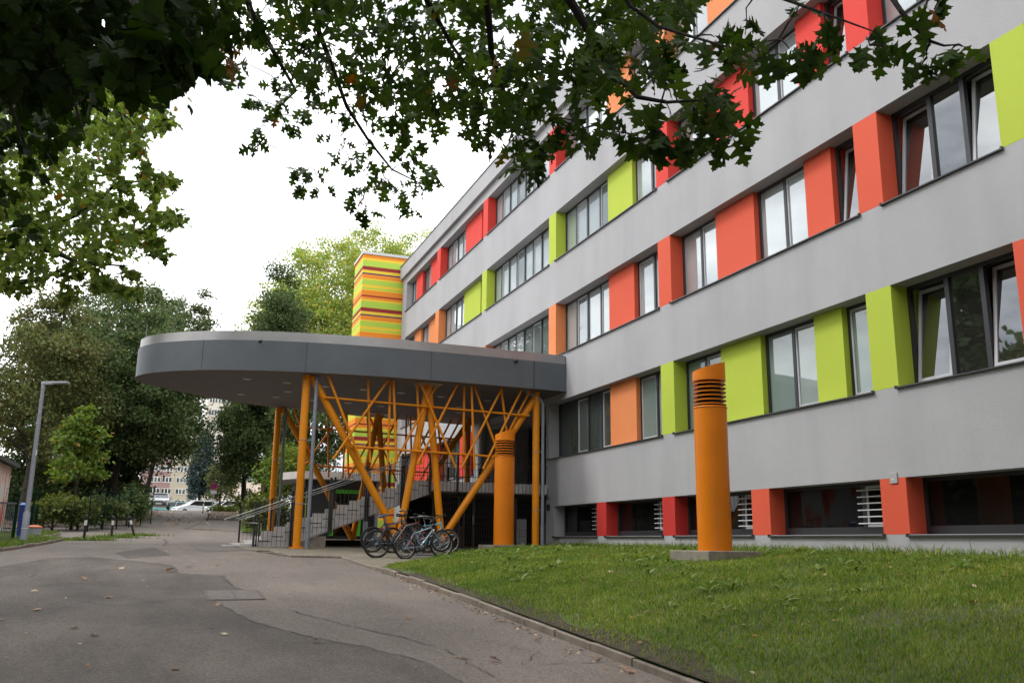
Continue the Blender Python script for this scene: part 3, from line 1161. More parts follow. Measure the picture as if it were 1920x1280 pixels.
a, b = bike_at(697, 1036, 1.06, .18)
bicycle('bicycle', a, b, .345, 'black mountain bike farthest left at the rack with dark rims', FM_BLK, BLACK, RIMD, lean=.05)
a, b = bike_at(709, 1046, 1.06, .12)
bicycle('bicycle', a, b, .345, 'black bike with blue saddle, in front of the leftmost bike', FM_NVY, SD_BLU, RIMD, lean=-.06, bar_h=1.5)
a, b = bike_at(735, 1037, 1.04, .2)
bicycle('bicycle', a, b, .345, 'dark red framed bike in the thick of the rack behind the maroon one', mat('dark_red_frame', (.10, .012, .010), .3, .1, coat=.5), BLACK, RIMD, lean=-.05, bar_h=1.4)
a, b = bike_at(758, 1045, 1.02, .16)
bicycle('bicycle', a, b, .335, 'maroon and black bike with a broad white rim on its rear wheel', FM_MAR, BLACK, RIMW, lean=.04)
a, b = bike_at(776, 1038, 1.00, .10)
bicycle('bicycle', a, b, .335, 'pale blue framed bike with its bars before the slanting steel column', FM_CYN, mat('grey_saddle', (.16, .17, .18), .5, .1), RIMW, lean=-.03, bar_h=1.3)
a, b = bike_at(763, 1048, .93, .08)
bicycle('bicycle', a, b, .27, 'small white framed bicycle nearest the lawn, in front of the others', FM_WHT, BLACK, RIMW, lean=.07, sc=.8)
# low rack of bent tubes
rk = empty('bike_rack', gpt(800, 1042), 'low grey tube rack holding the front wheels of the bicycles', 'bike rack')
o = Vector(rk.location)
b = MB()
for i in range(2):
    x = -.25 + i * .42
    y = i * .06 - .1
    b.tube([(x, y, -.1), (x, y, .34), (x + .05, y, .42), (x + .52, y + .05, .56), (x + .60, y + .06, .50), (x + .56, y + .06, .42), (x + .1, y + .02, .22), (x + .06, y + .02, -.1)], .017, 8)
b.build('hoop', GALV, rk, smooth=True, local=True)
b = MB()
b.obox((-.5, -.12, .02), (.75, .0, .03), .08, .05)
b.build('base_rail', GALV, rk, local=True)

# ================================================================== LAMP, BIN, FENCES, BOLLARDS
lp = gpt(43, 1020)
lz = at_dist(82, 722, math.hypot(lp.x, lp.y) + .0).z - lp.z
lamp = empty('street_lamp', lp, 'slim grey street lamp with a flat side head beside the grass verge', 'street lamp')
b = MB()
b.lathe((0, 0, -.2), [(.088, 0), (.088, 1.02), (.066, 1.06), (.066, 1.1), (.046, lz + .1)], 18)
b.build('pole', mat('grey_lamp_paint', (.27, .29, .33), .45, .06, 3), lamp, smooth=True, local=True)
b = MB()
hx = Vector((math.cos(-YAW), math.sin(-YAW), 0))
e0 = Vector((0, 0, lz - .02))
b.lathe((0, 0, lz - .12), [(.052, 0), (.056, .2)], 16)
b.obox(e0 + hx * -.05 + Vector((0, 0, .07)), e0 + hx * .30 + Vector((0, 0, .09)), .12, .09)
b.obox(e0 + hx * .30 + Vector((0, 0, .09)), e0 + hx * .68 + Vector((0, 0, .10)), .17, .055)
b.build('lamp_head', mat('lamp_head_grey', (.36, .37, .39), .4, .05), lamp, local=True, bevel=.012)
b = MB()
b.ring((0, 0, .42), (0, 0, 1), .089, .007, 20, 6)
b.build('band', WHITE, lamp, smooth=True, local=True)
b = MB()
b.obox((.045, -.052, 2.35), (.045, -.052, 2.5), .05, .02)
b.build('sticker', WHITE, lamp, local=True)

bp_ = gpt(39, 1013)
bn = empty('blue_box', bp_, 'blue metal box on a post behind the lamp pole', 'utility box')
hb = (1013 - 953) * math.hypot(bp_.x, bp_.y) / F_PX
b = MB()
b.box(-.13, .13, -.1, .1, -.1, hb * .94)
b.build('case', mat('cobalt_paint', srgb(28, 52, 120), .4, .1), bn, local=True, bevel=.01)
b = MB()
b.add([(-.15, -.12, hb * .94), (.15, -.12, hb * .94), (.15, .12, hb * .94), (-.15, .12, hb * .94), (-.1, -.02, hb), (.12, -.02, hb), (.12, .1, hb), (-.1, .1, hb)],
      [(0, 3, 2, 1), (4, 5, 6, 7), (0, 1, 5, 4), (1, 2, 6, 5), (2, 3, 7, 6), (3, 0, 4, 7)])
b.build('lid', mat('light_blue_lid', srgb(80, 120, 180), .4, .1), bn, local=True)

MESHGREEN = mat('dark_green_fence', (.006, .024, .017), .9, .15, 4, spec=.05)


def fence_line(name, pts, H, label, cat, bars=.11, rails=(), m=MESHGREEN, post_m=None, t=.006, postw=.06, wires=0, step=2.5):
    root = empty(name, pts[0], label, cat)
    P = [Vector(p) for p in pts]
    b = MB()
    for i in range(len(P) - 1):
        a, c = P[i], P[i + 1]
        L = (c - a).length
        n = max(1, int(L / bars))
        for j in range(n + 1):
            q = a.lerp(c, j / max(n, 1))
            b.box(q.x - t, q.x + t, q.y - t, q.y + t, q.z + .04, q.z + H)
        for rz_ in rails:
            b.obox(a + Vector((0, 0, rz_)), c + Vector((0, 0, rz_)), .03, .045)
        for j in range(wires):
            zz = .05 + (H - .06) * j / (wires - 1)
            b.obox(a + Vector((0, 0, zz)), c + Vector((0, 0, zz)), .008, .012)
    b.build('fence_mesh', m, root)
    for i in range(len(P) - 1):
        a, c = P[i], P[i + 1]
        n = max(1, round((c - a).length / step))
        for j in range(n + (1 if i == len(P) - 2 else 0)):
            q = a.lerp(c, j / n)
            d = MB()
            d.box(q.x - postw / 2, q.x + postw / 2, q.y - postw / 2, q.y + postw / 2, q.z - .2, q.z + H + .06)
            d.build('fence_post', post_m or m, root)
    return root


PICKET = mat('dull_grey_picket', (.10, .11, .12), .7, .15, 6)
# picket gate on the left edge
pa, pc = gpt(-70, 1026), gpt(22, 1017)
fence_line('picket_fence', [pa, pc], 1.12, 'grey barred gate panel with dark green post at the left edge', 'fence', .15, (1.08, .12), PICKET, MESHGREEN, .007, .09, step=4)
pa, pc = gpt(30, 1016), gpt(39, 1008)
fence_line('wire_fence', [gpt(44, 1003), gpt(80, 990), gpt(118, 986)], 1.1, 'low green wire fence leading back from the blue box', 'fence', .12, (), MESHGREEN, None, .003, .05, 6)

# tall green mesh fence in front of the dark trees
FA, FB_, FC = at_dist(-60, 985, 43), at_dist(165, 980, 45), at_dist(283, 972, 56)
for q in (FA, FB_, FC):
    q.z = gr(q.y) + .05
fence_line('mesh_fence', [FA, FB_, FC], 1.75, 'tall dark green mesh fence before the dark trees and shrubs', 'fence', .10, (), MESHGREEN, None, .0035, .06, 8)

BLK_P = mat('black_bollard_paint', (.016, .016, .018), .45, .2, 6)


def bollard(px, py, h, label, tilt=0.0, band=True, group='black bollards across the path'):
    p = gpt(px, py)
    r = empty('bollard', p, label, 'bollard', group)
    r.rotation_euler = (0, tilt, 0)
    b = MB()
    b.lathe((0, 0, -.1), [(.042, 0), (.042, h * .70)], 14)
    b.lathe((0, 0, -.1), [(.04, h * .9), (.043, h * .96), (.055, h), (.045, h + .06), (.02, h + .10)], 14)
    b.build('post', BLK_P, r, smooth=True, local=True)
    b = MB()
    b.lathe((0, 0, -.1), [(.0435, h * .70), (.0435, h * .9)], 14)
    b.build('white_band', WHITE, r, smooth=True, local=True)
    return r


bollard(157, 1013, .84, 'black bollard with a broad white band, nearest the street lamp')
bollard(208.5, 1008, .82, 'upright black bollard with white band, between its two fellows')
bollard(252, 1005, .84, 'black bollard knocked askew, tilting left over a grass tuft', -.32)
bollard(388, 976, .85, 'black bollard tilting right by the leaf-strewn bank', .2, group='black bollards by the bank')
bollard(380, 962, .95, 'thin upright black bollard behind the leaf-strewn bank', 0, group='black bollards by the bank')

# no-stopping sign
sp = at_dist(398, 953, 78)
sp.z = gr(sp.y)
sg = empty('road_sign', sp, 'round blue no-stopping road sign with red rim on a thin pole', 'road sign')
zt = at_dist(400, 911, 78).z - sp.z
b = MB()
b.tube([(0, 0, -.2), (0, 0, zt + .3)], .035, 8)
b.build('pole', GALV, sg, smooth=True, local=True)
rb = MB()
rb.lathe((0, 0, 0), [(.27, -.01), (.27, .01)], 28)
rb.v = [(x, z - .06, y + zt) for x, y, z in rb.v]
disc = rb.build('sign_disc', mat('sign_red', srgb(190, 30, 40), .5, .05), sg, local=True)
rb = MB()
rb.lathe((0, 0, 0), [(.2, -.005), (.2, .005)], 28)
rb.v = [(x, z - .08, y + zt) for x, y, z in rb.v]
rb.build('blue_field', mat('sign_blue', srgb(30, 40, 120), .5, .05), disc, local=True)
rb = MB()
rb.obox((-.16, -.09, zt + .16), (.16, -.09, zt - .16), .05, .008, (0, 1, 0))
rb.obox((-.16, -.09, zt - .16), (.16, -.09, zt + .16), .05, .008, (0, 1, 0))
rb.build('red_cross', bpy.data.materials['sign_red'], disc, local=True)
rb = MB()
rb.box(-.24, .24, -.07, -.05, zt - .62, zt - .34)
rb.build('plate', mat('sign_white', (.5, .5, .5), .5, .05), sg, local=True)

# ================================================================== KIOSK AND FAR BUILDINGS
ks = empty('kiosk', (6.6, 40, gr(40)), 'small dark kiosk with white flat roof and bright green door frame behind the stairs', 'kiosk')
b = MB()
b.prism([(4.5, 40.3), (5.2, 38.7), (8.9, 38.7), (8.9, 44), (5.0, 44)], 2.55, 2.86)
b.build('flat_roof', mat('kiosk_roof_white', (.50, .47, .43), .6, .1, stain=.2), ks)
b = MB()
b.box(5.45, 8.6, 39.4, 43.8, -.2, 2.55)
b.build('body', mat('kiosk_charcoal', (.02, .021, .024), .6, .15), ks)
GREEN = mat('kiosk_green', srgb(70, 175, 40), .5, .06)
b = MB()
for (x0, x1, z0, z1) in ((6.55, 6.72, .2, 2.0), (7.75, 7.9, .2, 2.0), (6.55, 7.9, 2.0, 2.16)):
    b.box(x0, x1, 39.30, 39.39, z0, z1)
b.build('door_frame', GREEN, ks)
b = MB()
b.box(5.42, 5.52, 39.30, 39.395, .3, 2.0)
b.build('lime_post', C_LIME, ks)
b = MB()
b.add([(6.72, 39.36, .22), (7.75, 39.36, .22), (7.75, 39.36, 2.0), (6.72, 39.36, 2.0)], [(0, 1, 2, 3)])
b.build('door_pane', G_DARK, ks)
b = MB()
b.box(8.0, 8.2, 39.2, 39.35, 0, 2.5)
b.box(8.5, 8.62, 39.2, 39.35, 0, 2.5)
b.build('grey_post', GALV, ks)


def block(name, label, x0, x1, y, z0, z1, m, depth, floors, bays, ww, wh, m2=None, xsplit=None, off=.9):
    r = empty(name, ((x0 + x1) / 2, y, z0), label, 'building')
    b = MB()
    if xsplit:
        b.box(xsplit, x1, y, y + depth, z0 - 4, z1)
    else:
        b.box(x0, x1, y, y + depth, z0 - 4, z1)
    b.build('wall', m, r)
    if xsplit:
        b = MB()
        b.box(x0, xsplit - .003, y - .02, y + depth, z0 - 4, z1)
        b.build('coloured_wall', m2, r)
    b = MB()
    b.box(x0 - .3, x1 + .3, y - .3, y + depth + .3, z1, z1 + .5)
    b.build('roof', mat(name + '_roof', (.3, .3, .3), .8, .1), r)
    fh = (z1 - z0 - .5) / floors
    for fl in range(floors):
        for xb in bays:
            za = z0 + off + fl * fh
            f = MB()
            f.box(xb, xb + ww, y - .08, y + .06, za, za + wh)
            wf = f.build('window', WHITE, r)
            g = MB()
            n = 3
            pw = ww / n
            for i in range(n):
                xa = xb + i * pw + .07
                g.add([(xa, y - .085, za + .1), (xa + pw - .14, y - .085, za + .1), (xa + pw - .14, y - .085, za + wh - .08), (xa, y - .085, za + wh - .08)], [(0, 1, 2, 3)])
            g.build('pane', G_DIM, wf)
    return r


def xat(px, d):
    return at_dist(px, 900, d).x


BEIGE = mat('beige_render', dim(srgb(206, 196, 174), .72), .85, .06)
PINK = mat('dusty_pink_render', dim(srgb(184, 152, 146), .62), .85, .06)
d_ = 190
xa0, xa1, xs_ = xat(262, d_), xat(362, d_), xat(319, d_)
pitch = 16.5 * d_ / F_PX * 1.25
bays = [xat(283, d_) - .1, xat(303.5, d_), xat(330.5, d_)]
block('apartment_house', 'apartment house half dusty pink and half beige behind the parked cars', xa0, xa1, at_dist(310, 900, d_).y, 5.5, 30.1, BEIGE, 12, 11, bays, 1.85, 1.05, PINK, xs_, .85)
d_ = 205
block('tower_block', 'tall pale apartment tower glimpsed between the crowns under the canopy', xat(376, d_), xat(436, d_), at_dist(400, 900, d_).y, 6, 31.5, mat('pale_render', srgb(226, 220, 206), .85, .05), 12, 9,
      [xat(380, d_), xat(397, d_), xat(414, d_)], 1.7, 1.3, off=.9)
d_ = 150
block('pale_house', 'low pale house with a grey roof seen between the tree trunks', xat(440, d_), xat(520, d_), at_dist(470, 900, d_).y, 5, 11.5, mat('cream_render', srgb(224, 208, 190), .85, .05), 10, 2, [xat(447, d_), xat(462, d_), xat(476, d_)], 1.3, 1.2)
# painted shed at the left edge
ps = at_dist(4, 950, 40)
sh = empty('painted_shed', (ps.x, ps.y, gr(ps.y)), 'low shed with orange and red spray paint on its pale wall at the left edge', 'shed')
sx = at_dist(19, 900, 44).x
sy = at_dist(19, 900, 44).y - 4
zr = at_dist(5, 862, 40).z
b = MB()
b.prism([(sx - 6, sy - 2), (sx, sy), (sx, sy + 4), (sx - 6, sy + 4)], -.6, [zr + 1.2, zr, zr, zr + 1.2])
m = mat('spray_painted_wall', (.5, .5, .48), .8, .1)
nt, N, L = m.node_tree, m.node_tree.nodes, m.node_tree.links
P = N['Principled BSDF']
tc = N.new('ShaderNodeTexCoord')
mpn = N.new('ShaderNodeMapping')
mpn.inputs['Scale'].default_value = (1.6, 1.6, .35)
nz = N.new('ShaderNodeTexNoise')
nz.inputs['Scale'].default_value = 1.4
nz.inputs['Detail'].default_value = 3
cr2 = N.new('ShaderNodeValToRGB')
el = cr2.color_ramp.elements
el[0].color = (.5, .52, .5, 1)
el[0].position = .52
el[1].color = (.35, .02, .015, 1)
el[1].position = .72
q = el.new(.6)
q.color = srgb(230, 100, 30)
L.new(tc.outputs['Object'], mpn.inputs['Vector'])
L.new(mpn.outputs['Vector'], nz.inputs['Vector'])
L.new(nz.outputs['Fac'], cr2.inputs['Fac'])
L.new(cr2.outputs['Color'], P.inputs['Base Color'])
b.build('wall', m, sh)
b = MB()
b.add([(sx - 6.3, sy - 2.4, zr + 1.25), (sx + .3, sy - .35, zr - .02), (sx + .3, sy + 4.2, zr - .02), (sx - 6.3, sy + 4.2, zr + 1.25),
       (sx - 6.3, sy - 2.4, zr + 1.4), (sx + .3, sy - .35, zr + .13), (sx + .3, sy + 4.2, zr + .13), (sx - 6.3, sy + 4.2, zr + 1.4)],
      [(0, 3, 2, 1), (4, 5, 6, 7), (0, 1, 5, 4), (1, 2, 6, 5), (2, 3, 7, 6), (3, 0, 4, 7)])
b.build('roof', mat('dark_roof_sheet', (.05, .05, .05), .7, .15), sh)
# round planter with orange lid
op = at_dist(65, 986, 37)
op.z = gr(op.y)
so = empty('grit_bin', op, 'grey grit bin with an orange domed lid beside the shrubs', 'grit bin')
b = MB()
b.lathe((0, 0, 0), [(.22, 0), (.25, .34)], 20)
b.build('tub', mat('bin_grey', (.3, .33, .34), .5, .1), so, smooth=True, local=True)
b = MB()
b.lathe((0, 0, .34), [(.27, 0), (.27, .03), (.14, .09), (.02, .10)], 20)
b.build('lid', mat('lid_orange', dim(srgb(196, 96, 40)), .5, .08), so, smooth=True, local=True)

# ================================================================== CARS
def car(name, loc, rz, label, paint, L=4.2, W=1.74, H=1.48, group='cars parked beyond the rise'):
    r = empty(name, loc, label, 'car', group, rz)
    hl = L / 2
    prof = [(-hl, .45), (-hl + .02, .78), (-hl + .12, .98), (hl - 1.25, .98), (hl - .95, .96), (hl - .25, .80), (hl, .62), (hl + .02, .36), (hl - .1, .22), (-hl + .1, .24)]
    b = MB()
    n = len(prof)
    vs = []
    for s in (-1, 1):
        for x, z in prof:
            k = 1 - .10 * (abs(x) / hl) ** 4
            vs.append((x, s * W / 2 * k, z))
    b.add(vs, [tuple(range(n)), tuple(reversed(range(n, 2 * n)))] + [((i + 1) % n, i, i + n, (i + 1) % n + n) for i in range(n)])
    body = b.build('body', paint, r, local=True, bevel=.06)
    xa, xb, xc, xd = -hl + .10, -hl + .55, hl - 1.85, hl - 1.05
    b = MB()
    wb, wt = W / 2 * .96, W / 2 * .74
    lo = [(xa, -wb), (xd, -wb), (xd, wb), (xa, wb)]
    up = [(xb, -wt), (xc, -wt), (xc, wt), (xb, wt)]
    b.add([(x, y, .96) for x, y in lo] + [(x, y, H - .05) for x, y in up], [(0, 1, 5, 4), (1, 2, 6, 5), (2, 3, 7, 6), (3, 0, 4, 7)])
    b.build('window', CARGLASS, r, local=True)
    b = MB()
    b.prism([(xb - .06, -wt - .02), (xc + .06, -wt - .02), (xc + .06, wt + .02), (xb - .06, wt + .02)], H - .06, H)
    for s in (-1, 1):
        b.obox((xd, s * wb, .96), (xc, s * wt, H - .04), .07, .05)
        b.obox((xa, s * wb, .96), (xb, s * wt, H - .04), .12, .06)
        b.obox(((xa + xd) / 2, s * wb, .96), ((xb + xc) / 2, s * wt, H - .04), .07, .04)
    b.build('roof', paint, r, local=True, bevel=.02)
    for sx in (-hl + .78, hl - .82):
        for s in (-1, 1):
            b = MB()
            b.ring((sx, s * (W / 2 - .1), .31), (0, 1, 0), .23, .085, 24, 8)
            wv = b.build('wheel', RUBBER, r, smooth=True, local=True)
            b = MB()
            b.tube([(sx, s * (W / 2 - .14), .31), (sx, s * (W / 2 - .04), .31)], .19, 14)
            b.build('hub_cap', SASH, wv, local=True)
    for s in (-1, 1):
        b = MB()
        b.sphere((hl - .14, s * (W / 2 - .30), .68), 1, 12, 8, (.16, .20, .085))
        b.build('headlight', HEADL, r, smooth=True, local=True)
        b = MB()
        b.sphere((hl - 1.2, s * (W / 2 + .08), 1.02), 1, 10, 6, (.07, .09, .06))
        b.build('mirror', paint, r, smooth=True, local=True)
    b = MB()
    b.box(hl - .02, hl + .035, -.55, .55, .36, .50)
    b.box(hl - .03, hl + .02, -.35, .35, .60, .68)
    b.build('grille', BLACK, r, local=True)
    b = MB()
    b.box(hl + .036, hl + .046, -.26, .26, .40, .49)
    b.build('plate', WHITE, r, local=True)
    return r


CARGLASS = glass_mat('car_glass', (.012, .014, .015), 1.6)
HEADL = mat('headlight_glass', (.5, .5, .5), .15, .05)
P_SIL = mat('silver_paint', (.36, .37, .38), .3, .05, 3, metal=.5, coat=.6)
P_WHT = mat('white_car_paint', (.74, .76, .78), .28, .04, 3, coat=.6)
P_TEAL = mat('teal_car_paint', srgb(130, 190, 190), .3, .05, 3, coat=.6)
P_DRK = mat('dark_car_paint', (.03, .035, .045), .28, .05, 3, coat=.6)
cp_ = at_dist(299, 950, 84.5)
cp_.z = gr(cp_.y) + .02
car('parked_car', cp_, -PI / 2 - .04, 'silver hatchback facing down the lane beside the dark hedge', P_SIL, L=3.9, W=1.60, H=1.38)
for px, d, ang, lab, pt in ((366, 98, PI + .35, 'white car half hidden by the rise, leftmost of the white ones', P_WHT),
                            (398, 101, PI + .35, 'white car parked under the no-stopping sign', P_WHT),
                            (424, 96, PI + .40, 'white car with dark side windows beside the tree trunk', P_WHT),
                            (318, 106, PI + .1, 'pale teal car low behind the silver hatchback', P_TEAL),
                            (466, 92, PI + .3, 'dark blue car behind the stair foot shrubs', P_DRK)):
    q = at_dist(px, 950, d)
    q.z = gr(q.y)
    car('parked_car', q, ang, lab, pt, L=4.3)

# ================================================================== PEOPLE
def person(loc, rz, label, h, joints, coat, trouser, hair, lower=True):
    r = empty('person', loc, label, 'person', None, rz)
    k = h / 1.75
    skin = bpy.data.materials.get('skin') or mat('skin', srgb(205, 150, 125), .6, .05)

    def sk(name, P, E, R, m):
        me = bpy.data.meshes.new(name)
        me.from_pydata([tuple(Vector(p) * k) for p in P], E, [])
        ob = bpy.data.objects.new(name, me)
        col.objects.link(ob)
        ob.parent = r
        md = ob.modifiers.new('skin', 'SKIN')
        for i, q in enumerate(me.skin_vertices[0].data):
            q.radius = (R[i] * k, R[i] * k)
            q.use_root = (i == 0)
        ss = ob.modifiers.new('sub', 'SUBSURF')
        ss.levels = ss.render_levels = 2
        me.materials.append(m)
        return ob
    J = joints
    P = [(0, 0, .92), (0, 0, 1.15), (0, 0, 1.40), (0, .01, 1.50), (0, .02, 1.60), (0, .03, 1.70),
         (-.17, 0, 1.40), J['le'], J['lh'], (.17, 0, 1.40), J['re'], J['rh'],
         (-.10, 0, .88), J['lk'], J['lf'], (.10, 0, .88), J['rk'], J['rf'], J['lt'], J['rt'],
         tuple(Vector(J['lh']) + (Vector(J['lh']) - Vector(J['le'])).normalized() * .12), tuple(Vector(J['rh']) + (Vector(J['rh']) - Vector(J['re'])).normalized() * .12)]
    E = [(0, 1), (1, 2), (2, 3), (3, 4), (4, 5), (2, 6), (6, 7), (7, 8), (2, 9), (9, 10), (10, 11), (0, 12), (12, 13), (13, 14), (0, 15), (15, 16), (16, 17), (14, 18), (17, 19), (8, 20), (11, 21)]
    R = [.13, .12, .13, .055, .085, .075, .06, .042, .032, .06, .042, .032, .085, .06, .042, .085, .06, .042, .035, .035, .03, .03]
    sk('body', P, E, R, skin)
    P2 = [P[0], P[1], P[2], P[6], P[7], tuple(Vector(P[7]).lerp(Vector(P[8]), .85)), P[9], P[10], tuple(Vector(P[10]).lerp(Vector(P[11]), .85))]
    sk('jacket', P2, [(0, 1), (1, 2), (2, 3), (3, 4), (4, 5), (2, 6), (6, 7), (7, 8)], [.155, .15, .15, .085, .06, .05, .085, .06, .05], coat)
    P3 = [P[0], P[12], P[13], tuple(Vector(P[13]).lerp(Vector(P[14]), .9)), P[15], P[16], tuple(Vector(P[16]).lerp(Vector(P[17]), .9))]
    sk('trousers', P3, [(0, 1), (1, 2), (2, 3), (0, 4), (4, 5), (5, 6)], [.15, .105, .075, .06, .105, .075, .06], trouser)
    b = MB()
    b.sphere((0, .05 * k, 1.70 * k), .105 * k, 14, 10, (1, 1.05, .95))
    b.build('hair', hair, r, smooth=True, local=True)
    return r


walk = dict(le=(-.24, .02, 1.15), lh=(-.22, -.12, .93), re=(.24, .04, 1.15), rh=(.22, .10, .92), lk=(-.10, -.10, .50), lf=(-.10, -.02, .08), rk=(.10, -.02, .50), rf=(.10, .16, .10), lt=(-.10, -.14, .04), rt=(.10, .05, .03))
pp = at_dist(332, 952, 107)
pp.z = gr(pp.y)
person(pp, 0, 'person in black jacket with reddish hair walking up over the rise in the lane', 1.72, walk, mat('black_jacket', (.02, .018, .018), .8, .2), mat('dark_trousers', (.03, .03, .035), .8, .2), mat('auburn_hair', (.14, .04, .02), .6, .2))
stand = dict(le=(-.34, -.02, 1.38), lh=(-.44, -.06, 1.62), re=(.30, -.04, 1.52), rh=(.30, -.08, 1.78), lk=(-.10, -.03, .48), lf=(-.11, 0, .08), rk=(.10, -.03, .48), rf=(.11, 0, .08), lt=(-.12, -.13, .03), rt=(.12, -.13, .03))
pp = at_dist(543, 986, 46)
pp.z = gr(pp.y)
person(pp, .3, 'child with raised arms in a pale blue top and dark waistcoat beside the stair railing', 1.22, stand, mat('pale_blue_top', srgb(150, 170, 200), .8, .1), mat('blue_jeans', srgb(40, 60, 110), .8, .15), mat('brown_hair', (.05, .03, .02), .6, .2))

# ================================================================== GROUND
def drape(name, poly, off, m, zf=None, kind='structure', cuts=4, wob=0.0):
    import bmesh
    bm = bmesh.new()
    bm.faces.new([bm.verts.new((p[0], p[1], 0)) for p in poly])
    bmesh.ops.triangulate(bm, faces=bm.faces[:])
    for _ in range(cuts):
        lg = [e for e in bm.edges if e.calc_length() > .6]
        if not lg:
            break
        bmesh.ops.subdivide_edges(bm, edges=lg, cuts=1)
        bmesh.ops.triangulate(bm, faces=[f for f in bm.faces if len(f.verts) > 3])
    for v in bm.verts:
        v.co.z = (zf(v.co.x, v.co.y) if zf else gr(v.co.y)) + off
    bmesh.ops.recalc_face_normals(bm, faces=bm.faces[:])
    if sum(f.normal.z for f in bm.faces) < 0:
        bmesh.ops.reverse_faces(bm, faces=bm.faces[:])
    me = bpy.data.meshes.new(name)
    bm.to_mesh(me)
    bm.free()
    me.materials.append(m)
    o = bpy.data.objects.new(name, me)
    col.objects.link(o)
    if kind:
        o['kind'] = kind
    return o


def asphalt(name, c, var, cracks=.0, dark=.5):
    m = mat(name, c, .9, var, .35, .55, 160, detail=9)
    nt = m.node_tree
    N, L = nt.nodes, nt.links
    P = N['Principled BSDF']
    src = P.inputs['Base Color'].links[0].from_socket
    tc = [n for n in N if n.type == 'TEX_COORD'][0]
    v = N.new('ShaderNodeTexVoronoi')
    v.inputs['Scale'].default_value = 60
    L.new(tc.outputs['Object'], v.inputs['Vector'])
    mp = N.new('ShaderNodeMapRange')
    mp.inputs['From Max'].default_value = 1
    mp.inputs['To Min'].default_value = .55
    mp.inputs['To Max'].default_value = 1.5
    L.new(v.outputs['Color'], mp.inputs['Value'])
    mx = N.new('ShaderNodeMix')
    mx.data_type = 'RGBA'
    mx.blend_type = 'MULTIPLY'
    mx.inputs[0].default_value = 1
    L.new(src, mx.inputs[6])
    L.new(mp.outputs['Result'], mx.inputs[7])
    # blotchy worn streaks along the lane
    mv = N.new('ShaderNodeMapping')
    mv.inputs['Scale'].default_value = (.9, .28, 1)
    L.new(tc.outputs['Object'], mv.inputs['Vector'])
    n2 = N.new('ShaderNodeTexNoise')
    n2.inputs['Scale'].default_value = 1.3
    n2.inputs['Detail'].default_value = 10
    n2.inputs['Roughness'].default_value = .68
    L.new(mv.outputs['Vector'], n2.inputs['Vector'])
    m3 = N.new('ShaderNodeMapRange')
    m3.inputs['From Min'].default_value = .42
    m3.inputs['From Max'].default_value = .68
    m3.inputs['To Min'].default_value = 1.06
    m3.inputs['To Max'].default_value = dark
    L.new(n2.outputs['Fac'], m3.inputs['Value'])
    mx2 = N.new('ShaderNodeMix')
    mx2.data_type = 'RGBA'
    mx2.blend_type = 'MULTIPLY'
    mx2.inputs[0].default_value = 1
    L.new(mx.outputs[2], mx2.inputs[6])
    L.new(m3.outputs['Result'], mx2.inputs[7])
    L.new(mx2.outputs[2], P.inputs['Base Color'])
    return m


ASPH = asphalt('asphalt', (.138, .116, .100), .14, dark=.82)
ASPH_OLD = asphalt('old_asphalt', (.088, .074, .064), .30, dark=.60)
ASPH_NEW = asphalt('patch_asphalt', (.118, .101, .090), .08, dark=.9)
# the whole terrain as one sheet
xs = list(np.arange(-80, 81, 4.0))
xs = [-1500, -600, -250, -140] + xs + [140, 250, 600, 1500]
ys = [-400, -150] + list(np.arange(-60, 120, 1.5)) + list(np.arange(120, 420, 12)) + [700, 1500, 2500]
V, Fc = [], []
for y in ys:
    for x in xs:
        V.append((x, y, gr(y) - (.0 if abs(x) < 90 else .5)))
nx = len(xs)
for j in range(len(ys) - 1):
    for i in range(nx - 1):
        a = j * nx + i
        Fc.append((a, a + 1, a + nx + 1, a + nx))
g = link_mesh('ground', V, Fc, ASPH, smooth=True)
g['kind'] = 'structure'

P2 = lambda px, py: (lambda q: (q.x, q.y))(gpt(px, py))
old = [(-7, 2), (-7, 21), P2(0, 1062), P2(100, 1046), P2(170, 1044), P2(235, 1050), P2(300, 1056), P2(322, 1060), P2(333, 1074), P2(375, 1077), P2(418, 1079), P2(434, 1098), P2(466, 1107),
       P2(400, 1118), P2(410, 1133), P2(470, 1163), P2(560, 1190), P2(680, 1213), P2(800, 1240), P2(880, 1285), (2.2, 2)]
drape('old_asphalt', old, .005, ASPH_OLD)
drape('asphalt_patch', [P2(352, 1019), P2(420, 1017), P2(452, 1020), P2(470, 1031), P2(385, 1034), P2(366, 1028)], .005, ASPH_NEW)
drape('asphalt_patch', [P2(215, 1036), P2(290, 1026), P2(320, 1040), P2(240, 1047)], .0045, ASPH_OLD)
# seams and cracks
CRACK = mat('tar_seam', (.034, .031, .029), .7, .3, 5)


def strip(b, pts, w, off):
    Q = []
    for i in range(len(pts) - 1):
        a, c = Vector(pts[i]), Vector(pts[i + 1])
        n = max(2, int((c - a).length / .12))
        for j in range(n):
            Q.append(a.lerp(c, j / n))
    Q.append(Vector(pts[-1]))
    L_, R_ = [], []
    for i, p in enumerate(Q):
        t = (Q[min(i + 1, len(Q) - 1)] - Q[max(i - 1, 0)]).normalized()
        nn = Vector((-t.y, t.x))
        p = p + nn * (rng.random() - .5) * .07
        ww = w * (.35 + 1.1 * rng.random())
        for S, sg_ in ((L_, 1), (R_, -1)):
            q = p + nn * ww * sg_ / 2
            S.append((q.x, q.y, gr(q.y) + off))
    n = len(Q)
    b.add(L_ + R_, [(i, i + n, i + n + 1, i + 1) for i in range(n - 1)])


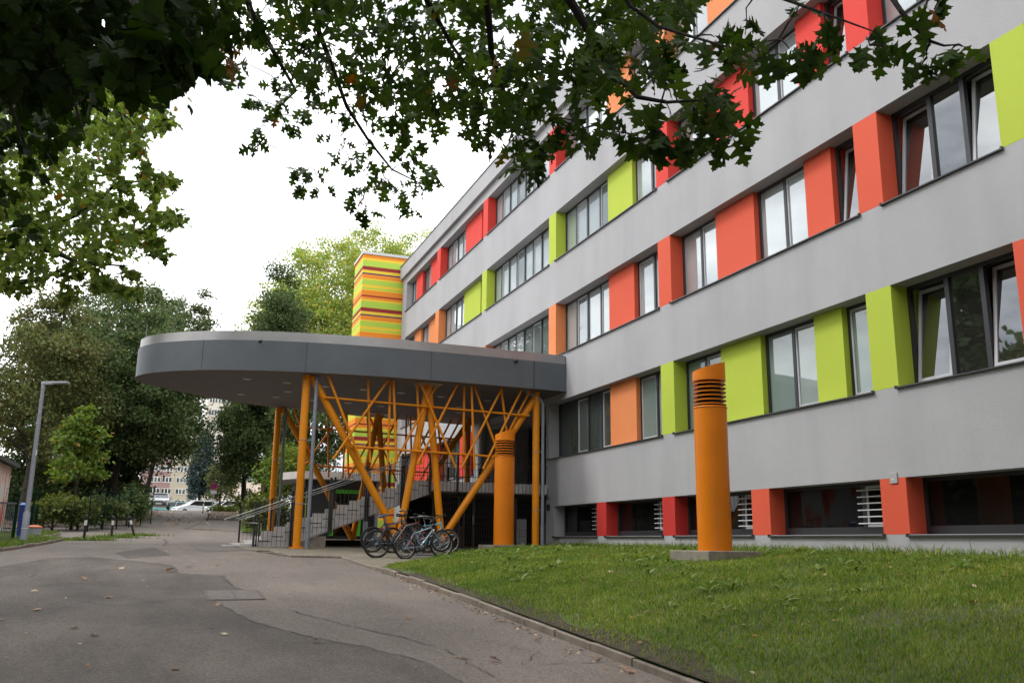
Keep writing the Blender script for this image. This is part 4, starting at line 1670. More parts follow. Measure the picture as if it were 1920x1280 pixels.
cr_b = MB()
V2 = lambda px, py: Vector(P2(px, py))
for pts, wd in (([(235, 1050), (322, 1060), (333, 1074), (418, 1079), (434, 1098)], .035), ([(412, 1133), (470, 1163), (560, 1190), (690, 1214), (800, 1242)], .028),
                ([(466, 1148), (540, 1143), (640, 1170), (760, 1196)], .016), ([(0, 1062), (100, 1046), (235, 1050)], .03), ([(900, 1200), (1010, 1222), (980, 1246), (1180, 1240)], .012),
                ([(860, 1160), (990, 1168)], .012), ([(308, 1010), (313, 1016), (308, 1022)], .06), ([(700, 1180), (830, 1215), (930, 1270)], .012), ([(345, 1062), (372, 1062)], .05), ([(60, 1100), (160, 1092), (230, 1100)], .022),
                ([(20, 1130), (110, 1120), (220, 1136), (340, 1122)], .016)):
    strip(cr_b, [V2(*p) for p in pts], wd, .009)
o = cr_b.build('road_cracks', CRACK)
o['kind'] = 'structure'

# manhole
mq = [gpt(*p) for p in ((365, 1107), (390, 1125), (500, 1125), (470, 1107))]
mh = empty('manhole_cover', (mq[0] + mq[2]) / 2, 'rectangular cast iron manhole cover set in the asphalt lane', 'manhole cover')
IRON2 = mat('dark_iron_frame', (.05, .043, .039), .7, .3, 7)
IRON = mat('rusty_iron', (.10, .082, .072), .75, .3, 7, .6, 60)
hx0, hx1, hy0, hy1 = mq[1].x - .02, mq[2].x, mq[1].y, mq[0].y
zz = lambda y, o: gr(y) + o
b = MB()
for (x0, x1, y0, y1) in ((hx0, hx1, hy0, hy0 + .05), (hx0, hx1, hy1 - .05, hy1), (hx0, hx0 + .05, hy0 + .05, hy1 - .05), (hx1 - .05, hx1, hy0 + .05, hy1 - .05), ((hx0 + hx1) / 2 - .02, (hx0 + hx1) / 2 + .02, hy0 + .05, hy1 - .05)):
    b.add([(x0, y0, zz(y0, .011)), (x1, y0, zz(y0, .011)), (x1, y1, zz(y1, .011)), (x0, y1, zz(y1, .011))], [(0, 1, 2, 3)])
b.build('frame', IRON2, mh)
b = MB()
for i in range(2):
    x0 = hx0 + .05 if i == 0 else (hx0 + hx1) / 2 + .02
    x1 = (hx0 + hx1) / 2 - .02 if i == 0 else hx1 - .05
    b.add([(x0, hy0 + .05, zz(hy0 + .05, .010)), (x1, hy0 + .05, zz(hy0 + .05, .010)), (x1, hy1 - .05, zz(hy1 - .05, .010)), (x0, hy1 - .05, zz(hy1 - .05, .010))], [(0, 1, 2, 3)])
b.build('lid', IRON, mh)

# pavers in front of the stairs
PAVE = mat('concrete_pavers', (.19, .165, .125), .9, .18, 2.2, .3, 50)
nt, N, L = PAVE.node_tree, PAVE.node_tree.nodes, PAVE.node_tree.links
P = N['Principled BSDF']
src = P.inputs['Base Color'].links[0].from_socket
tc = [n for n in N if n.type == 'TEX_COORD'][0]
br = N.new('ShaderNodeTexBrick')
br.inputs['Scale'].default_value = 1
br.inputs['Brick Width'].default_value = .24
br.inputs['Row Height'].default_value = .24
br.inputs['Mortar Size'].default_value = .012
br.inputs['Color1'].default_value = (1, 1, 1, 1)
br.inputs['Color2'].default_value = (.8, .82, .78, 1)
br.inputs['Mortar'].default_value = (.3, .34, .2, 1)
br.offset = .5
L.new(tc.outputs['Object'], br.inputs['Vector'])
mx = N.new('ShaderNodeMix')
mx.data_type = 'RGBA'
mx.blend_type = 'MULTIPLY'
mx.inputs[0].default_value = 1
L.new(src, mx.inputs[6])
L.new(br.outputs['Color'], mx.inputs[7])
L.new(mx.outputs[2], P.inputs['Base Color'])
edge = [P2(458, 1029), P2(485, 1034.5), P2(508, 1035), P2(546, 1044), P2(640, 1046), P2(702, 1067)]
grass_edge = [P2(702, 1067), P2(742, 1059), P2(800, 1050), P2(862, 1034), (8.2, 24.9), (9.6, 26.0), (11.5, 26.9)]
drape('paving', [(1.9, 27.2)] + edge + grass_edge[1:] + [(11.45, 27.4), (13.7, 27.6), (13.7, 37), (2.4, 37)], .012, PAVE)
KERB = mat('worn_kerb_stone', (.20, .165, .13), .9, .28, 5, .5, 40, stain=.3)


def kerb(name, pts, w, h, L=1.0, zf=None, drop=.2):
    b = MB()
    for i in range(len(pts) - 1):
        a, c = Vector(pts[i]), Vector(pts[i + 1])
        n = max(1, round((c - a).length / L))
        for j in range(n):
            p, q = a.lerp(c, j / n), a.lerp(c, (j + 1) / n)
            t = (q - p).normalized()
            nn = Vector((-t.y, t.x))
            p, q = p + t * .006, q - t * .006
            jo = (rng.random() - .5) * .03
            hh = h + (rng.random() - .5) * .03
            vs = []
            for z0 in (0, 1):
                for e, s in ((p, -1), (q, -1), (q, 1), (p, 1)):
                    x, y = e.x + nn.x * (s * w / 2 + jo), e.y + nn.y * (s * w / 2 + jo)
                    vs.append((x, y, gr(y) + (hh if z0 else -drop)))
            b.add(vs, [(0, 3, 2, 1), (4, 5, 6, 7), (0, 1, 5, 4), (1, 2, 6, 5), (2, 3, 7, 6), (3, 0, 4, 7)])
    o = b.build(name, KERB, bevel=.012)
    o['kind'] = 'structure'
    return o


kerb('kerb', [(4.50, -5), (4.50, 7.4), (4.45, 13.0), (4.40, 15.0), (4.28, 17.5), edge[-1]], .09, .085)
kerb('paving_kerb', edge, .07, .05, .8)

# ------------------------------------------------------------------ verges
GRASSM = mat('lawn_soil_green', (.06, .085, .022), .95, .45, 1.6, .7, 45)
nt, N, L = GRASSM.node_tree, GRASSM.node_tree.nodes, GRASSM.node_tree.links
P = N['Principled BSDF']
src = P.inputs['Base Color'].links[0].from_socket
tc = [n for n in N if n.type == 'TEX_COORD'][0]
n2 = N.new('ShaderNodeTexNoise')
n2.inputs['Scale'].default_value = .55
n2.inputs['Detail'].default_value = 8
n2.inputs['Roughness'].default_value = .65
L.new(tc.outputs['Object'], n2.inputs['Vector'])
crp = N.new('ShaderNodeValToRGB')
crp.color_ramp.elements[0].position = .48
crp.color_ramp.elements[0].color = (0, 0, 0, 1)
crp.color_ramp.elements[1].position = .66
crp.color_ramp.elements[1].color = (1, 1, 1, 1)
L.new(n2.outputs['Fac'], crp.inputs['Fac'])
mx = N.new('ShaderNodeMix')
mx.data_type = 'RGBA'
L.new(crp.outputs['Color'], mx.inputs[0])
L.new(src, mx.inputs[6])
mx.inputs[7].default_value = (.05, .045, .022, 1)
L.new(mx.outputs[2], P.inputs['Base Color'])

SOIL2 = mat('dark_edge_soil', (.04, .028, .018), .95, .5, 9, .9, 40)
# lawn sheet
lx = list(np.linspace(4.46, 11.52, 36))
ly = list(np.arange(-6, 27.2, .4))


def in_poly(x, y, poly):
    c = False
    j = len(poly) - 1
    for i in range(len(poly)):
        xi, yi = poly[i]
        xj, yj = poly[j]
        if (yi > y) != (yj > y) and x < (xj - xi) * (y - yi) / (yj - yi) + xi:
            c = not c
        j = i
    return c


LAWN = [(4.52, -6), (4.50, 7.4), (4.47, 13.0), (4.42, 15.0), (4.30, 17.5)] + grass_edge + [(11.52, 26.9), (11.52, -6)]


def lawn_h(x, y):
    """lawn height, eased down to the paving at its far corner"""
    z = lawn_z(x, y)
    q = [Vector(p) for p in grass_edge]
    dm = 9
    for i in range(len(q) - 1):
        a, c = q[i], q[i + 1]
        t = max(0, min(1, ((Vector((x, y)) - a).dot(c - a)) / (c - a).length_squared))
        dm = min(dm, (Vector((x, y)) - a.lerp(c, t)).length)
    k = min(dm / 1.6, 1)
    k = k * k * (3 - 2 * k)
    low = min(z, gr(y) + .03)
    return low + (z - low) * k


drape('lawn', LAWN, 0, GRASSM, lawn_h, cuts=7)
wav = lambda y: .16 + .10 * math.sin(y * 1.7) + .07 * math.sin(y * 4.1 + 1)
ey = np.arange(-5.5, 18.6, .35)
kx = lambda y: float(np.interp(y, [-6, 7.4, 13, 15, 17.5, 19.2], [4.52, 4.50, 4.47, 4.42, 4.30, 4.16]))
drape('soil_edge', [(kx(y) + .003, y) for y in ey] + [(kx(y) + .10 + max(.04, wav(y)), y) for y in reversed(ey)], .006, SOIL2, lawn_h, cuts=5)
v1 = [P2(-60, 1042), P2(0, 1033), P2(30, 1029), P2(60, 1024), P2(90, 1019), P2(118, 1012.5), P2(104, 1011.5), P2(55, 1014), P2(0, 1016), P2(-60, 1018)]
v2 = [P2(45, 1010.5), P2(90, 1006.5), P2(112, 1003), P2(104, 999), P2(60, 996), P2(0, 1000), P2(-60, 1006), P2(-60, 1012), P2(0, 1012)]
drape('grass_verge', v1, .06, GRASSM)
drape('grass_verge', v2, .05, GRASSM)
kerb('verge_kerb', v1[:7], .09, .075, .9)
kerb('verge_kerb', [v2[0], v2[1], v2[2], v2[3]], .08, .07, .8)
SOIL = mat('leafy_soil', (.075, .05, .03), .95, .4, 3, .8, 30)
bed = [P2(45, 991), P2(140, 987), P2(230, 980), P2(285, 972), P2(300, 964), P2(295, 958), (-16, 60), (-18, 40)]
drape('planting_bed', bed, .05, SOIL, cuts=5)
kerb('bed_kerb', bed[:5], .14, .14, 1.2)
bank = [P2(350, 991), P2(372, 980), P2(385, 972), P2(392, 958), P2(440, 957), P2(500, 960), P2(470, 975), P2(440, 984)]
bank = [P2(385, 974), P2(391, 958), P2(440, 956.5), P2(520, 960), P2(520, 976)]
drape('leafy_bank', bank, .05, SOIL, cuts=5)
kerb('path_kerb', [P2(348, 991), P2(372, 981), P2(386, 972)], .09, .06, 1.2)
kerb('path_kerb', [P2(348, 991), P2(400, 994), P2(443, 997)], .09, .05, 1.2)
gbed = [P2(452, 999), P2(452, 985), P2(470, 975), P2(560, 978), P2(560, 996), P2(500, 1000)]
drape('shrub_bed', gbed, .05, GRASSM, cuts=5)

# ================================================================== VEGETATION
def rot_frames(d, up, rg):
    """(n,3,3) frames: columns x (side), y (along d), z (normal)"""
    d = d / np.linalg.norm(d, axis=1, keepdims=True)
    x = np.cross(d, up)
    nx = np.linalg.norm(x, axis=1, keepdims=True)
    x = np.where(nx < 1e-3, np.array([[1., 0, 0]]), x / np.maximum(nx, 1e-6))
    z = np.cross(x, d)
    return np.stack([x, d, z], axis=2)


def scatter(T, faces, pos, frames, scale):
    n, k = len(pos), len(T)
    V = np.einsum('nij,kj->nki', frames, T) * scale[:, None, None] + pos[:, None, :]
    V = V.reshape(-1, 3)
    flat = np.concatenate([np.array(f) for f in faces])
    ln = np.array([len(f) for f in faces])
    loops = (flat[None, :] + (np.arange(n) * k)[:, None]).ravel()
    tot = int(ln.sum())
    st = np.concatenate([[0], np.cumsum(ln)[:-1]])
    starts = (st[None, :] + (np.arange(n) * tot)[:, None]).ravel()
    return V, loops, starts


def leaf_template(half, fold=.18, curl=.22):
    """half outline [(y, x)] from base to tip -> verts, faces (midrib + two sides)"""
    ys = np.array([p[0] for p in half])
    mono = np.maximum.accumulate(ys)
    V, Fc = [], []
    n = len(half)
    zc = lambda y: -curl * (y - .3) ** 2
    for i, (y, x) in enumerate(half):
        V.append((0, mono[i], zc(mono[i])))
    for s in (1, -1):
        for y, x in half:
            V.append((s * x, y, zc(y) - fold * x + .10 * math.sin(9 * y) * x))
    for i in range(n - 1):
        Fc.append((i, n + i, n + i + 1, i + 1))
        Fc.append((i, i + 1, 2 * n + i + 1, 2 * n + i))
    return np.array(V, dtype=float), Fc


OAK_T = leaf_template([(0, .008), (.10, .03), (.15, .13), (.16, .25), (.21, .18), (.25, .09), (.31, .08), (.36, .20), (.41, .30), (.45, .44), (.48, .33), (.55, .34), (.53, .22), (.56, .11),
                       (.62, .10), (.68, .22), (.74, .33), (.77, .24), (.83, .22), (.80, .11), (.87, .08), (.92, .11), (.94, .05), (1.0, .004)])
MAPLE_T = leaf_template([(0, .01), (.06, .06), (.02, .22), (.10, .30), (.16, .25), (.22, .40), (.30, .38), (.42, .52), (.44, .42), (.54, .45), (.50, .30), (.42, .17), (.52, .15), (.62, .24), (.70, .17), (.80, .16), (.86, .07), (1.0, .004)], .12, .3)
SIMPLE_T = leaf_template([(0, .02), (.10, .26), (.32, .46), (.42, .22), (.66, .28), (.80, .12), (1.0, .01)], .15, .3)
DIA_T = (np.array([(0, 0, 0), (.38, .45, -.10), (0, 1, 0), (-.38, .5, -.10)], dtype=float), [(0, 1, 2), (0, 2, 3)])
RAG_T = (np.array([(0, 0, 0), (.5, .22, -.12), (.26, .62, .06), (0, 1, -.05), (-.30, .68, .05), (-.48, .30, -.10)], dtype=float), [(0, 1, 2), (0, 2, 3), (0, 3, 4), (0, 4, 5)])


def tree(name, label, base, H, cz, rad, n_clump, per, leaf, lm, bark, tr, seed, group=None, cat='tree', top=1.0, tpl=RAG_T, clump_r=(.8, 1.7), low=-.8, hollow=.35, lean=(0, 0), conical=0.0, limbs=14):
    """cz: height of the crown's centre above the base; rad: crown radii"""
    rg = np.random.default_rng(seed)
    base = Vector(base)
    root = empty(name, base, label, cat, group)
    rx, ry, rz = rad
    # clump centres
    C = []
    while len(C) < n_clump:
        v = rg.normal(size=3)
        v /= np.linalg.norm(v)
        if v[2] < low:
            continue
        rr = hollow + (1 - hollow) * rg.random() ** .6
        rr *= .88 + .22 * rg.random()
        q = v * rr
        k = 1.0
        if conical:
            k = max(.12, 1 - conical * (q[2] + 1) / 2)
        C.append((q[0] * rx * k + lean[0], q[1] * ry * k + lean[1], cz + q[2] * rz))
    C = np.array(C)
    cr0 = rg.uniform(clump_r[0], clump_r[1], n_clump)
    k = np.repeat(np.arange(n_clump), per)
    off = rg.normal(size=(len(k), 3))
    off *= .46
    pos = C[k] + off * cr0[k][:, None] * np.array([1, 1, .62])
    d = off * .8 + rg.normal(size=off.shape) * .7 + np.array([0, 0, -.35])
    up = np.array([0, 0, 1.]) + rg.normal(size=off.shape) * .75
    fr = rot_frames(d, up, rg)
    sc = leaf * rg.uniform(.6, 1.4, len(k))
    Vv, lo, st_ = scatter(tpl[0], tpl[1], pos + np.array(base), fr, sc)
    fast_mesh('crown', Vv, lo, st_, lm, root)
    # trunk and limbs
    b = MB()
    ht = cz + rz * .55
    pts, rs = [], []
    px = py = 0.0
    for i in range(9):
        t = i / 8
        pts.append((base.x + px + lean[0] * t, base.y + py + lean[1] * t, base.z - .3 + (ht + .3) * t))
        rs.append(tr * (1.25 if i == 0 else 1) * (1 - .86 * t) + .02)
        px += rg.normal() * tr * .35
        py += rg.normal() * tr * .35
    b.tube(pts, rs, 10)
    for i in rg.choice(n_clump, min(limbs, n_clump), replace=False):
        c = Vector(C[i]) + base
        zz = max(cz - rz * .95, min(ht * .85, (c.z - base.z) - .35 * math.hypot(C[i][0], C[i][1])))
        t = max(.15, zz / ht)
        s = Vector(pts[0]).lerp(Vector(pts[-1]), t)
        j = min(7, int(t * 8))
        s = Vector(pts[j]).lerp(Vector(pts[j + 1]), t * 8 - j)
        m_ = s.lerp(c, .5) + Vector((rg.normal() * .2, rg.normal() * .2, .25 * (c - s).length * .4))
        r0 = tr * (1 - .8 * t) * .45 + .012
        b.tube([s, s.lerp(m_, .5) + Vector((0, 0, .1)), m_, c], [r0, r0 * .8, r0 * .6, .015], 6, False)
    b.build('trunk', bark, root, smooth=False)
    return root


L_DARK = leaf_mat('dark_linden_leaf', (.042, .070, .025), (.115, .165, .062), .30, (.16, .15, .06), .04, spec=.15)
L_BROWN = leaf_mat('brownish_leaf', (.062, .084, .028), (.165, .185, .068), .3, (.20, .15, .05), .07, spec=.15)
L_MID = leaf_mat('mid_green_leaf', (.05, .075, .025), (.13, .165, .06), .3, spec=.15)
L_YEL = leaf_mat('yellow_green_leaf', (.16, .25, .055), (.36, .44, .12), .42, (.56, .44, .08), .11, spec=.15)
L_BRIGHT = leaf_mat('bright_maple_leaf', (.07, .13, .02), (.17, .24, .05), .35, (.30, .17, .04), .03, spec=.15)
L_SPR = leaf_mat('blue_spruce_needle', (.03, .055, .05), (.09, .13, .12), .05)
L_SHRUB = leaf_mat('shrub_leaf', (.05, .085, .018), (.16, .18, .04), .3)
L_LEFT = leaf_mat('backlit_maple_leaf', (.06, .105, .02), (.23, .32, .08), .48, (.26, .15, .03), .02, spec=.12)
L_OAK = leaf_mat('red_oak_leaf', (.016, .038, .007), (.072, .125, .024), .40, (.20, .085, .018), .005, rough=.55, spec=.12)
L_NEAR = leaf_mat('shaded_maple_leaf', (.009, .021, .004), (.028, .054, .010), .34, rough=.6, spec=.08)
DECID = 'broadleaf trees beyond the fence'


def tree_px(name, label, px, py_base, d, py_top, py_bot, rpx, ry, n_clump, per, leaf, lm, bark, tr, seed, **kw):
    q = at_dist(px, py_base, d)
    q.z = gr(q.y)
    zt = at_dist(px, py_top, d).z
    zb = at_dist(px, py_bot, d).z
    rx = rpx * d / F_PX
    cz = (zt + zb) / 2 - q.z
    return tree(name, label, q, zt - q.z, cz, (rx, ry or rx, (zt - zb) / 2), n_clump, per, leaf, lm, bark, tr, seed, **kw)


FAR = dict(tpl=DIA_T)
tree_px('linden_tree', 'broad dark linden crown overhanging the lane, biggest of the trees beyond the fence', 215, 968, 62, 560, 915, 132, 5.5, 210, 330, .19, L_DARK, BARK2, .32, 1, group=DECID, low=-.9, clump_r=(.6, 1.4), **FAR)
tree_px('linden_tree', 'dark linden rising behind the broad crown, its top clear against the sky', 205, 960, 74, 515, 900, 125, 5.5, 130, 330, .20, L_DARK, BARK2, .32, 2, group=DECID, clump_r=(.6, 1.3), **FAR)
tree_px('linden_tree', 'brownish thinning tree at the left edge behind the street lamp', 40, 985, 56, 540, 930, 105, 4.5, 120, 300, .17, L_BROWN, BARK, .28, 3, group=DECID, clump_r=(.5, 1.2), **FAR)
tree_px('linden_tree', 'dark tree between the brownish one and the broad crown', 120, 985, 66, 590, 955, 100, 5, 130, 320, .19, L_DARK, BARK2, .28, 4, group=DECID, clump_r=(.6, 1.3), **FAR)
tree_px('linden_tree', 'slender tree top rising beside the canopy tip', 266, 955, 80, 515, 900, 56, 3.2, 60, 300, .19, L_MID, BARK2, .2, 14, lean=(2.1, 0), group=DECID, clump_r=(.5, 1.1), **FAR)
tree_px('linden_tree', 'dark tree with bare trunk seen beneath and above the canopy', 452, 960, 66, 700, 925, 48, 3.4, 110, 320, .18, L_DARK, BARK2, .2, 5, group=DECID, clump_r=(.5, 1.2), **FAR)
tree_px('linden_tree', 'pointed dark tree top above the canopy, before the yellow poplars', 500, 960, 70, 508, 880, 76, 3.8, 200, 320, .18, L_DARK, BARK2, .24, 16, group=DECID, clump_r=(.6, 1.4), conical=.45, **FAR)
tree_px('linden_tree', 'dark crown behind the left canopy columns', 575, 975, 62, 640, 945, 66, 3.2, 90, 320, .18, L_DARK, BARK2, .24, 6, group=DECID, clump_r=(.6, 1.2), **FAR)
POP = 'yellowing poplars behind the tower'
tree_px('poplar_tree', 'yellow-green poplar to the left of the striped tower, above the canopy', 585, 940, 92, 440, 830, 108, 6, 330, 170, .24, L_YEL, BARK, .3, 7, group=POP, clump_r=(.8, 1.9), **FAR)
tree_px('poplar_tree', 'yellow poplar crown directly behind the striped tower', 690, 930, 98, 424, 800, 88, 6, 300, 160, .24, L_YEL, BARK, .3, 8, group=POP, clump_r=(.8, 1.9), **FAR)
tree_px('poplar_tree', 'pale poplar tips showing over the school roof edge', 760, 930, 104, 428, 760, 60, 5, 200, 100, .24, L_YEL, BARK, .28, 9, group=POP, clump_r=(.7, 1.6), **FAR)
tree_px('poplar_tree', 'low yellow-green poplar beside the dark tree above the canopy', 490, 950, 100, 520, 830, 60, 5, 160, 140, .24, L_YEL, BARK, .28, 15, group=POP, clump_r=(.8, 1.7), **FAR)
tree_px('spruce_tree', 'blue-grey spruce standing before the apartment house', 372, 958, 112, 800, 960, 32, 2.4, 90, 200, .26, L_SPR, BARK2, .2, 10, conical=1.0, clump_r=(.4, .9), hollow=.5, **FAR)
tree_px('maple_sapling', 'young bright green maple with slim trunk before the dark trees', 133, 984, 47, 745, 925, 58, 1.5, 60, 80, .16, L_BRIGHT, BARK, .06, 11, tpl=SIMPLE_T, conical=.6, clump_r=(.22, .55), cat='tree', hollow=.15)
tree_px('small_tree', 'light green bushy tree behind the canopy columns', 530, 990, 52, 825, 975, 42, 1.6, 60, 110, .14, L_BRIGHT, BARK, .07, 12, clump_r=(.4, .8))
tree_px('small_tree', 'rust tinted small tree behind the no-stopping sign', 412, 960, 84, 870, 950, 24, 1.4, 34, 100, .16, L_BROWN, BARK, .08, 13, clump_r=(.4, .8))
# shrubs
SH = 'shrubs behind the mesh fence'
for i, (px, d, pt, pbot, rp, lab, m) in enumerate(((100, 46, 925, 985, 34, 'yellowish shrub nearest the grit bin', L_SHRUB), (145, 47, 938, 985, 30, 'low shrub under the young maple', L_SHRUB),
                                                (190, 49, 930, 985, 34, 'dark leafy shrub at the middle of the mesh fence', L_MID), (238, 53, 925, 980, 36, 'dark dense shrub at the lane end of the fence', L_DARK),
                                                (246, 60, 905, 972, 15, 'dark hedge corner beside the silver car', L_DARK))):
    tree_px('shrub', lab, px, pbot, d, pt, pbot, rp, 1.3, 26, 80, .14, m, BARK, .04, 30 + i, group=SH, cat='shrub', clump_r=(.3, .6), low=-.6, limbs=6)
for i, (px, d, pt, pbot, rp, lab, m) in enumerate(((480, 44, 930, 992, 26, 'yellow-green shrub behind the stair foot railing', L_SHRUB), (512, 46, 935, 992, 24, 'leafy shrub beside the rear canopy column', L_MID),
                                                (462, 70, 915, 960, 22, 'clipped shrub under the pale house', L_SHRUB))):
    tree_px('shrub', lab, px, pbot, d, pt, pbot, rp, 1.0, 24, 80, .12, m, BARK, .04, 40 + i, group='shrubs by the stair foot', cat='shrub', clump_r=(.3, .55), low=-.6, limbs=6)
for i, (px, d, pt, pbot, rp, lab) in enumerate(((20, 58, 850, 985, 60, 'dark thicket behind the grit bin at the left'), (105, 62, 850, 985, 62, 'dark thicket behind the young maple'), (180, 64, 840, 980, 58, 'dark thicket under the broad linden crown'))):
    tree_px('thicket', lab, px, pbot, d, pt, pbot, rp, 1.6, 60, 130, .20, L_DARK, BARK2, .06, 70 + i, group='dark thickets under the lindens', cat='thicket', clump_r=(.5, 1.0), low=-.8, limbs=8, tpl=DIA_T)
tree_px('thicket', 'dark thicket closing the gap left of the silver hatchback', 242, 972, 66, 850, 970, 22, 1.2, 40, 150, .18, L_DARK, BARK2, .05, 77, group='dark thickets under the lindens', cat='thicket', clump_r=(.4, .7), low=-.8, limbs=6, tpl=DIA_T)
hq = at_dist(418, 957, 84)
tree_px('clipped_hedge', 'low clipped hedge strip in front of the white cars', 418, 957, 82, 951, 960, 26, .6, 30, 70, .14, L_SHRUB, BARK, .03, 50, cat='hedge', clump_r=(.25, .4), limbs=4)
# unseen trees and added thickets that shade the lane and mirror in the panes
for i, (x, y, lab) in enumerate(((-9.5, 3, 'unseen thicket added left of the lane, beside the viewer'), (-10, 9, 'unseen thicket added left of the lane, across from the tall pillar'), (-10.5, 15, 'unseen thicket added left of the lane, before the backlit maple'), (-11, 22, 'unseen thicket added left of the lane, next to the picket gate'), (-9.5, 29, 'unseen thicket added past the picket gate, near the painted shed'), (-12.5, 34, 'unseen thicket added beside the painted shed'))):
    tree('thicket', lab, (x, y, gr(y)), 6.0, 3.0, (2.2, 4.2, 3.0), 90, 120, .30, L_DARK, BARK2, .08, 80 + i, group='unseen thickets added left of the lane', cat='thicket', clump_r=(.6, 1.2), limbs=6)  # added out of view to keep sky and shed out of pane reflections
for i, (x, y, H, r, lab) in enumerate(((-13, 9, 15, 5.0, 'dense roadside tree across the lane from the near windows'), (-15, -2, 17, 5.5, 'dense roadside tree across the lane, behind the viewer'),
                                       (-13, 31, 16, 4.4, 'dense roadside tree beyond the picket gate'), (-7, -15, 14, 5.5, 'unseen tree added behind the viewer beside the lane'),
                                       (2, -19, 15, 5.5, 'unseen tree added behind the viewer at the lane end'), (9, -15, 13, 4.6, 'unseen tree added behind the viewer near the school wall'))):  # the last three are added to darken faces turned towards the viewer
    tree('roadside_tree', lab, (x, y, gr(y)), H, H * .6, (r, r, H * .40), 90, 110, .40, L_DARK, BARK2, .3, 60 + i, group='roadside trees around the viewer', clump_r=(.9, 1.9))

# ------------------------------------------------------------------ overhanging branches
rg = np.random.default_rng(5)


def poly_sample(poly, n):
    xs_ = [p[0] for p in poly]
    ys_ = [p[1] for p in poly]
    out = []
    while len(out) < n:
        x, y = rg.uniform(min(xs_), max(xs_)), rg.uniform(min(ys_), max(ys_))
        if in_poly(x, y, poly):
            out.append((x, y))
    return out


def foliage(root, sprays, tpl, lm, leaf, per, name='crown', twig=None, droop=.9, spread=1.0):
    """sprays: (position Vector, radius m) -> leaves with their bases gathered at a twig"""
    pos, dirs, ups, sc = [], [], [], []
    for c, r in sprays:
        n = int(per * rg.uniform(.7, 1.3))
        ax = rg.normal(size=3) * np.array([1, 1, .35])
        ax /= np.linalg.norm(ax)
        for i in range(n):
            t = rg.uniform(-1, 1)
            p = np.array(c) + ax * t * r * .8 + rg.normal(size=3) * r * .22
            d = rg.normal(size=3) * .75 * spread + ax * .5 * (1 if t > 0 else -1) + np.array([0, 0, -droop])
            pos.append(p)
            dirs.append(d)
            ups.append(rg.normal(size=3) * .8 + np.array([0, 0, .8]))
            sc.append(leaf * rg.uniform(.65, 1.25))
    pos, dirs, ups, sc = map(np.array, (pos, dirs, ups, sc))
    V_, lo, st_ = scatter(tpl[0], tpl[1], pos, rot_frames(dirs, ups, rg), sc)
    return fast_mesh(name, V_, lo, st_, lm, root)


def P3(x, y, d):
    r = ray(x, y)
    return r * (d / r.length)


# red oak
oak_base = Vector((-4.6, .6, gr(.6)))
oak = empty('red_oak', oak_base, 'dark red oak whose lobed leaves hang across the top of the view', 'tree')
spr = []
REG2 = [(370, -80), (1340, -80), (1320, 20), (1000, 60), (860, 120), (640, 150), (480, 120), (395, 60)]
for x, y in poly_sample(REG2, 150):
    spr.append((P3(x, y, rg.uniform(6, 9)), .27))
for x, y in poly_sample([(540, 110), (700, 130), (860, 110), (1000, 60), (1000, 210), (930, 230), (830, 200), (760, 240), (690, 190), (600, 170)], 50):
    spr.append((P3(x, y, rg.uniform(6.5, 9.5)), .26))
for x, y in poly_sample([(980, 40), (1320, 40), (1300, 110), (1370, 200), (1350, 235), (1200, 235), (1040, 245), (960, 230), (930, 160)], 36):
    spr.append((P3(x, y, rg.uniform(4.7, 6.2)), .2))
CL = [(482, 188, 14, 10), (478, 262, 14, 10), (484, 240, 12, 10), (520, 216, 14, 10), (556, 232, 16, 9.6), (570, 206, 18, 9.6), (600, 190, 22, 9), (440, 120, 22, 8.5), (430, 140, 18, 8), (520, 150, 24, 8.6), (535, 185, 16, 9), (590, 318, 20, 10), (600, 350, 18, 10), (564, 345, 9, 10), (556, 318, 8, 10),
      (640, 268, 26, 9.4), (655, 300, 22, 9.4), (690, 300, 26, 9.2), (722, 335, 24, 9.2), (700, 270, 24, 9), (672, 375, 18, 9.6), (690, 400, 12, 9.6), (684, 350, 16, 9.5), (745, 378, 20, 9.4), (735, 350, 18, 9.4), (768, 392, 12, 9.4), (785, 340, 20, 9.2), (815, 322, 16, 9.2), (775, 300, 20, 9), (800, 315, 16, 9), (752, 262, 26, 8.8), (770, 235, 24, 8.6),
      (655, 205, 26, 8.8), (640, 230, 20, 9), (700, 215, 24, 8.4), (860, 190, 26, 8), (895, 222, 24, 7.4), (918, 262, 18, 7), (905, 240, 18, 7), (955, 235, 26, 6.4), (972, 262, 20, 6), (1000, 262, 22, 5.8), (985, 305, 16, 5.4), (1015, 292, 18, 5.4), (1050, 250, 22, 5.4), (1030, 225, 26, 5.4), (1095, 240, 20, 5.2), (1140, 250, 20, 5), (1185, 252, 20, 5), (1225, 245, 20, 5), (1255, 262, 16, 4.9), (1292, 262, 18, 4.8), (1345, 268, 22, 4.5), (1330, 245, 18, 4.6), (1362, 196, 22, 4.6), (1340, 175, 22, 4.6), (1300, 200, 26, 4.8), (1240, 190, 26, 5),
      (1372, 92, 18, 4.5), (1400, 80, 20, 4.4), (1425, 100, 20, 4.4), (1480, 92, 18, 4.3), (1535, 85, 14, 4.2), (1548, 42, 16, 4.2), (1630, 85, 16, 4.0), (1660, 90, 16, 4.0), (1640, 52, 12, 4.1), (1728, 122, 13, 3.9), (1738, 108, 10, 3.9), (1785, 92, 12, 3.9), (1805, 88, 12, 3.9), (1735, 16, 10, 3.9), (1500, 8, 18, 4.5), (1765, -12, 14, 4.0), (1400, 40, 16, 4.6), (1340, 70, 22, 4.8), (1250, 130, 24, 5)]
spr2 = []
for x, y, r, d in CL:
    spr2.append((P3(x, y, d), r * d / F_PX * 1.25))
foliage(oak, spr, OAK_T, L_OAK, .155, 8.5, droop=1.0)
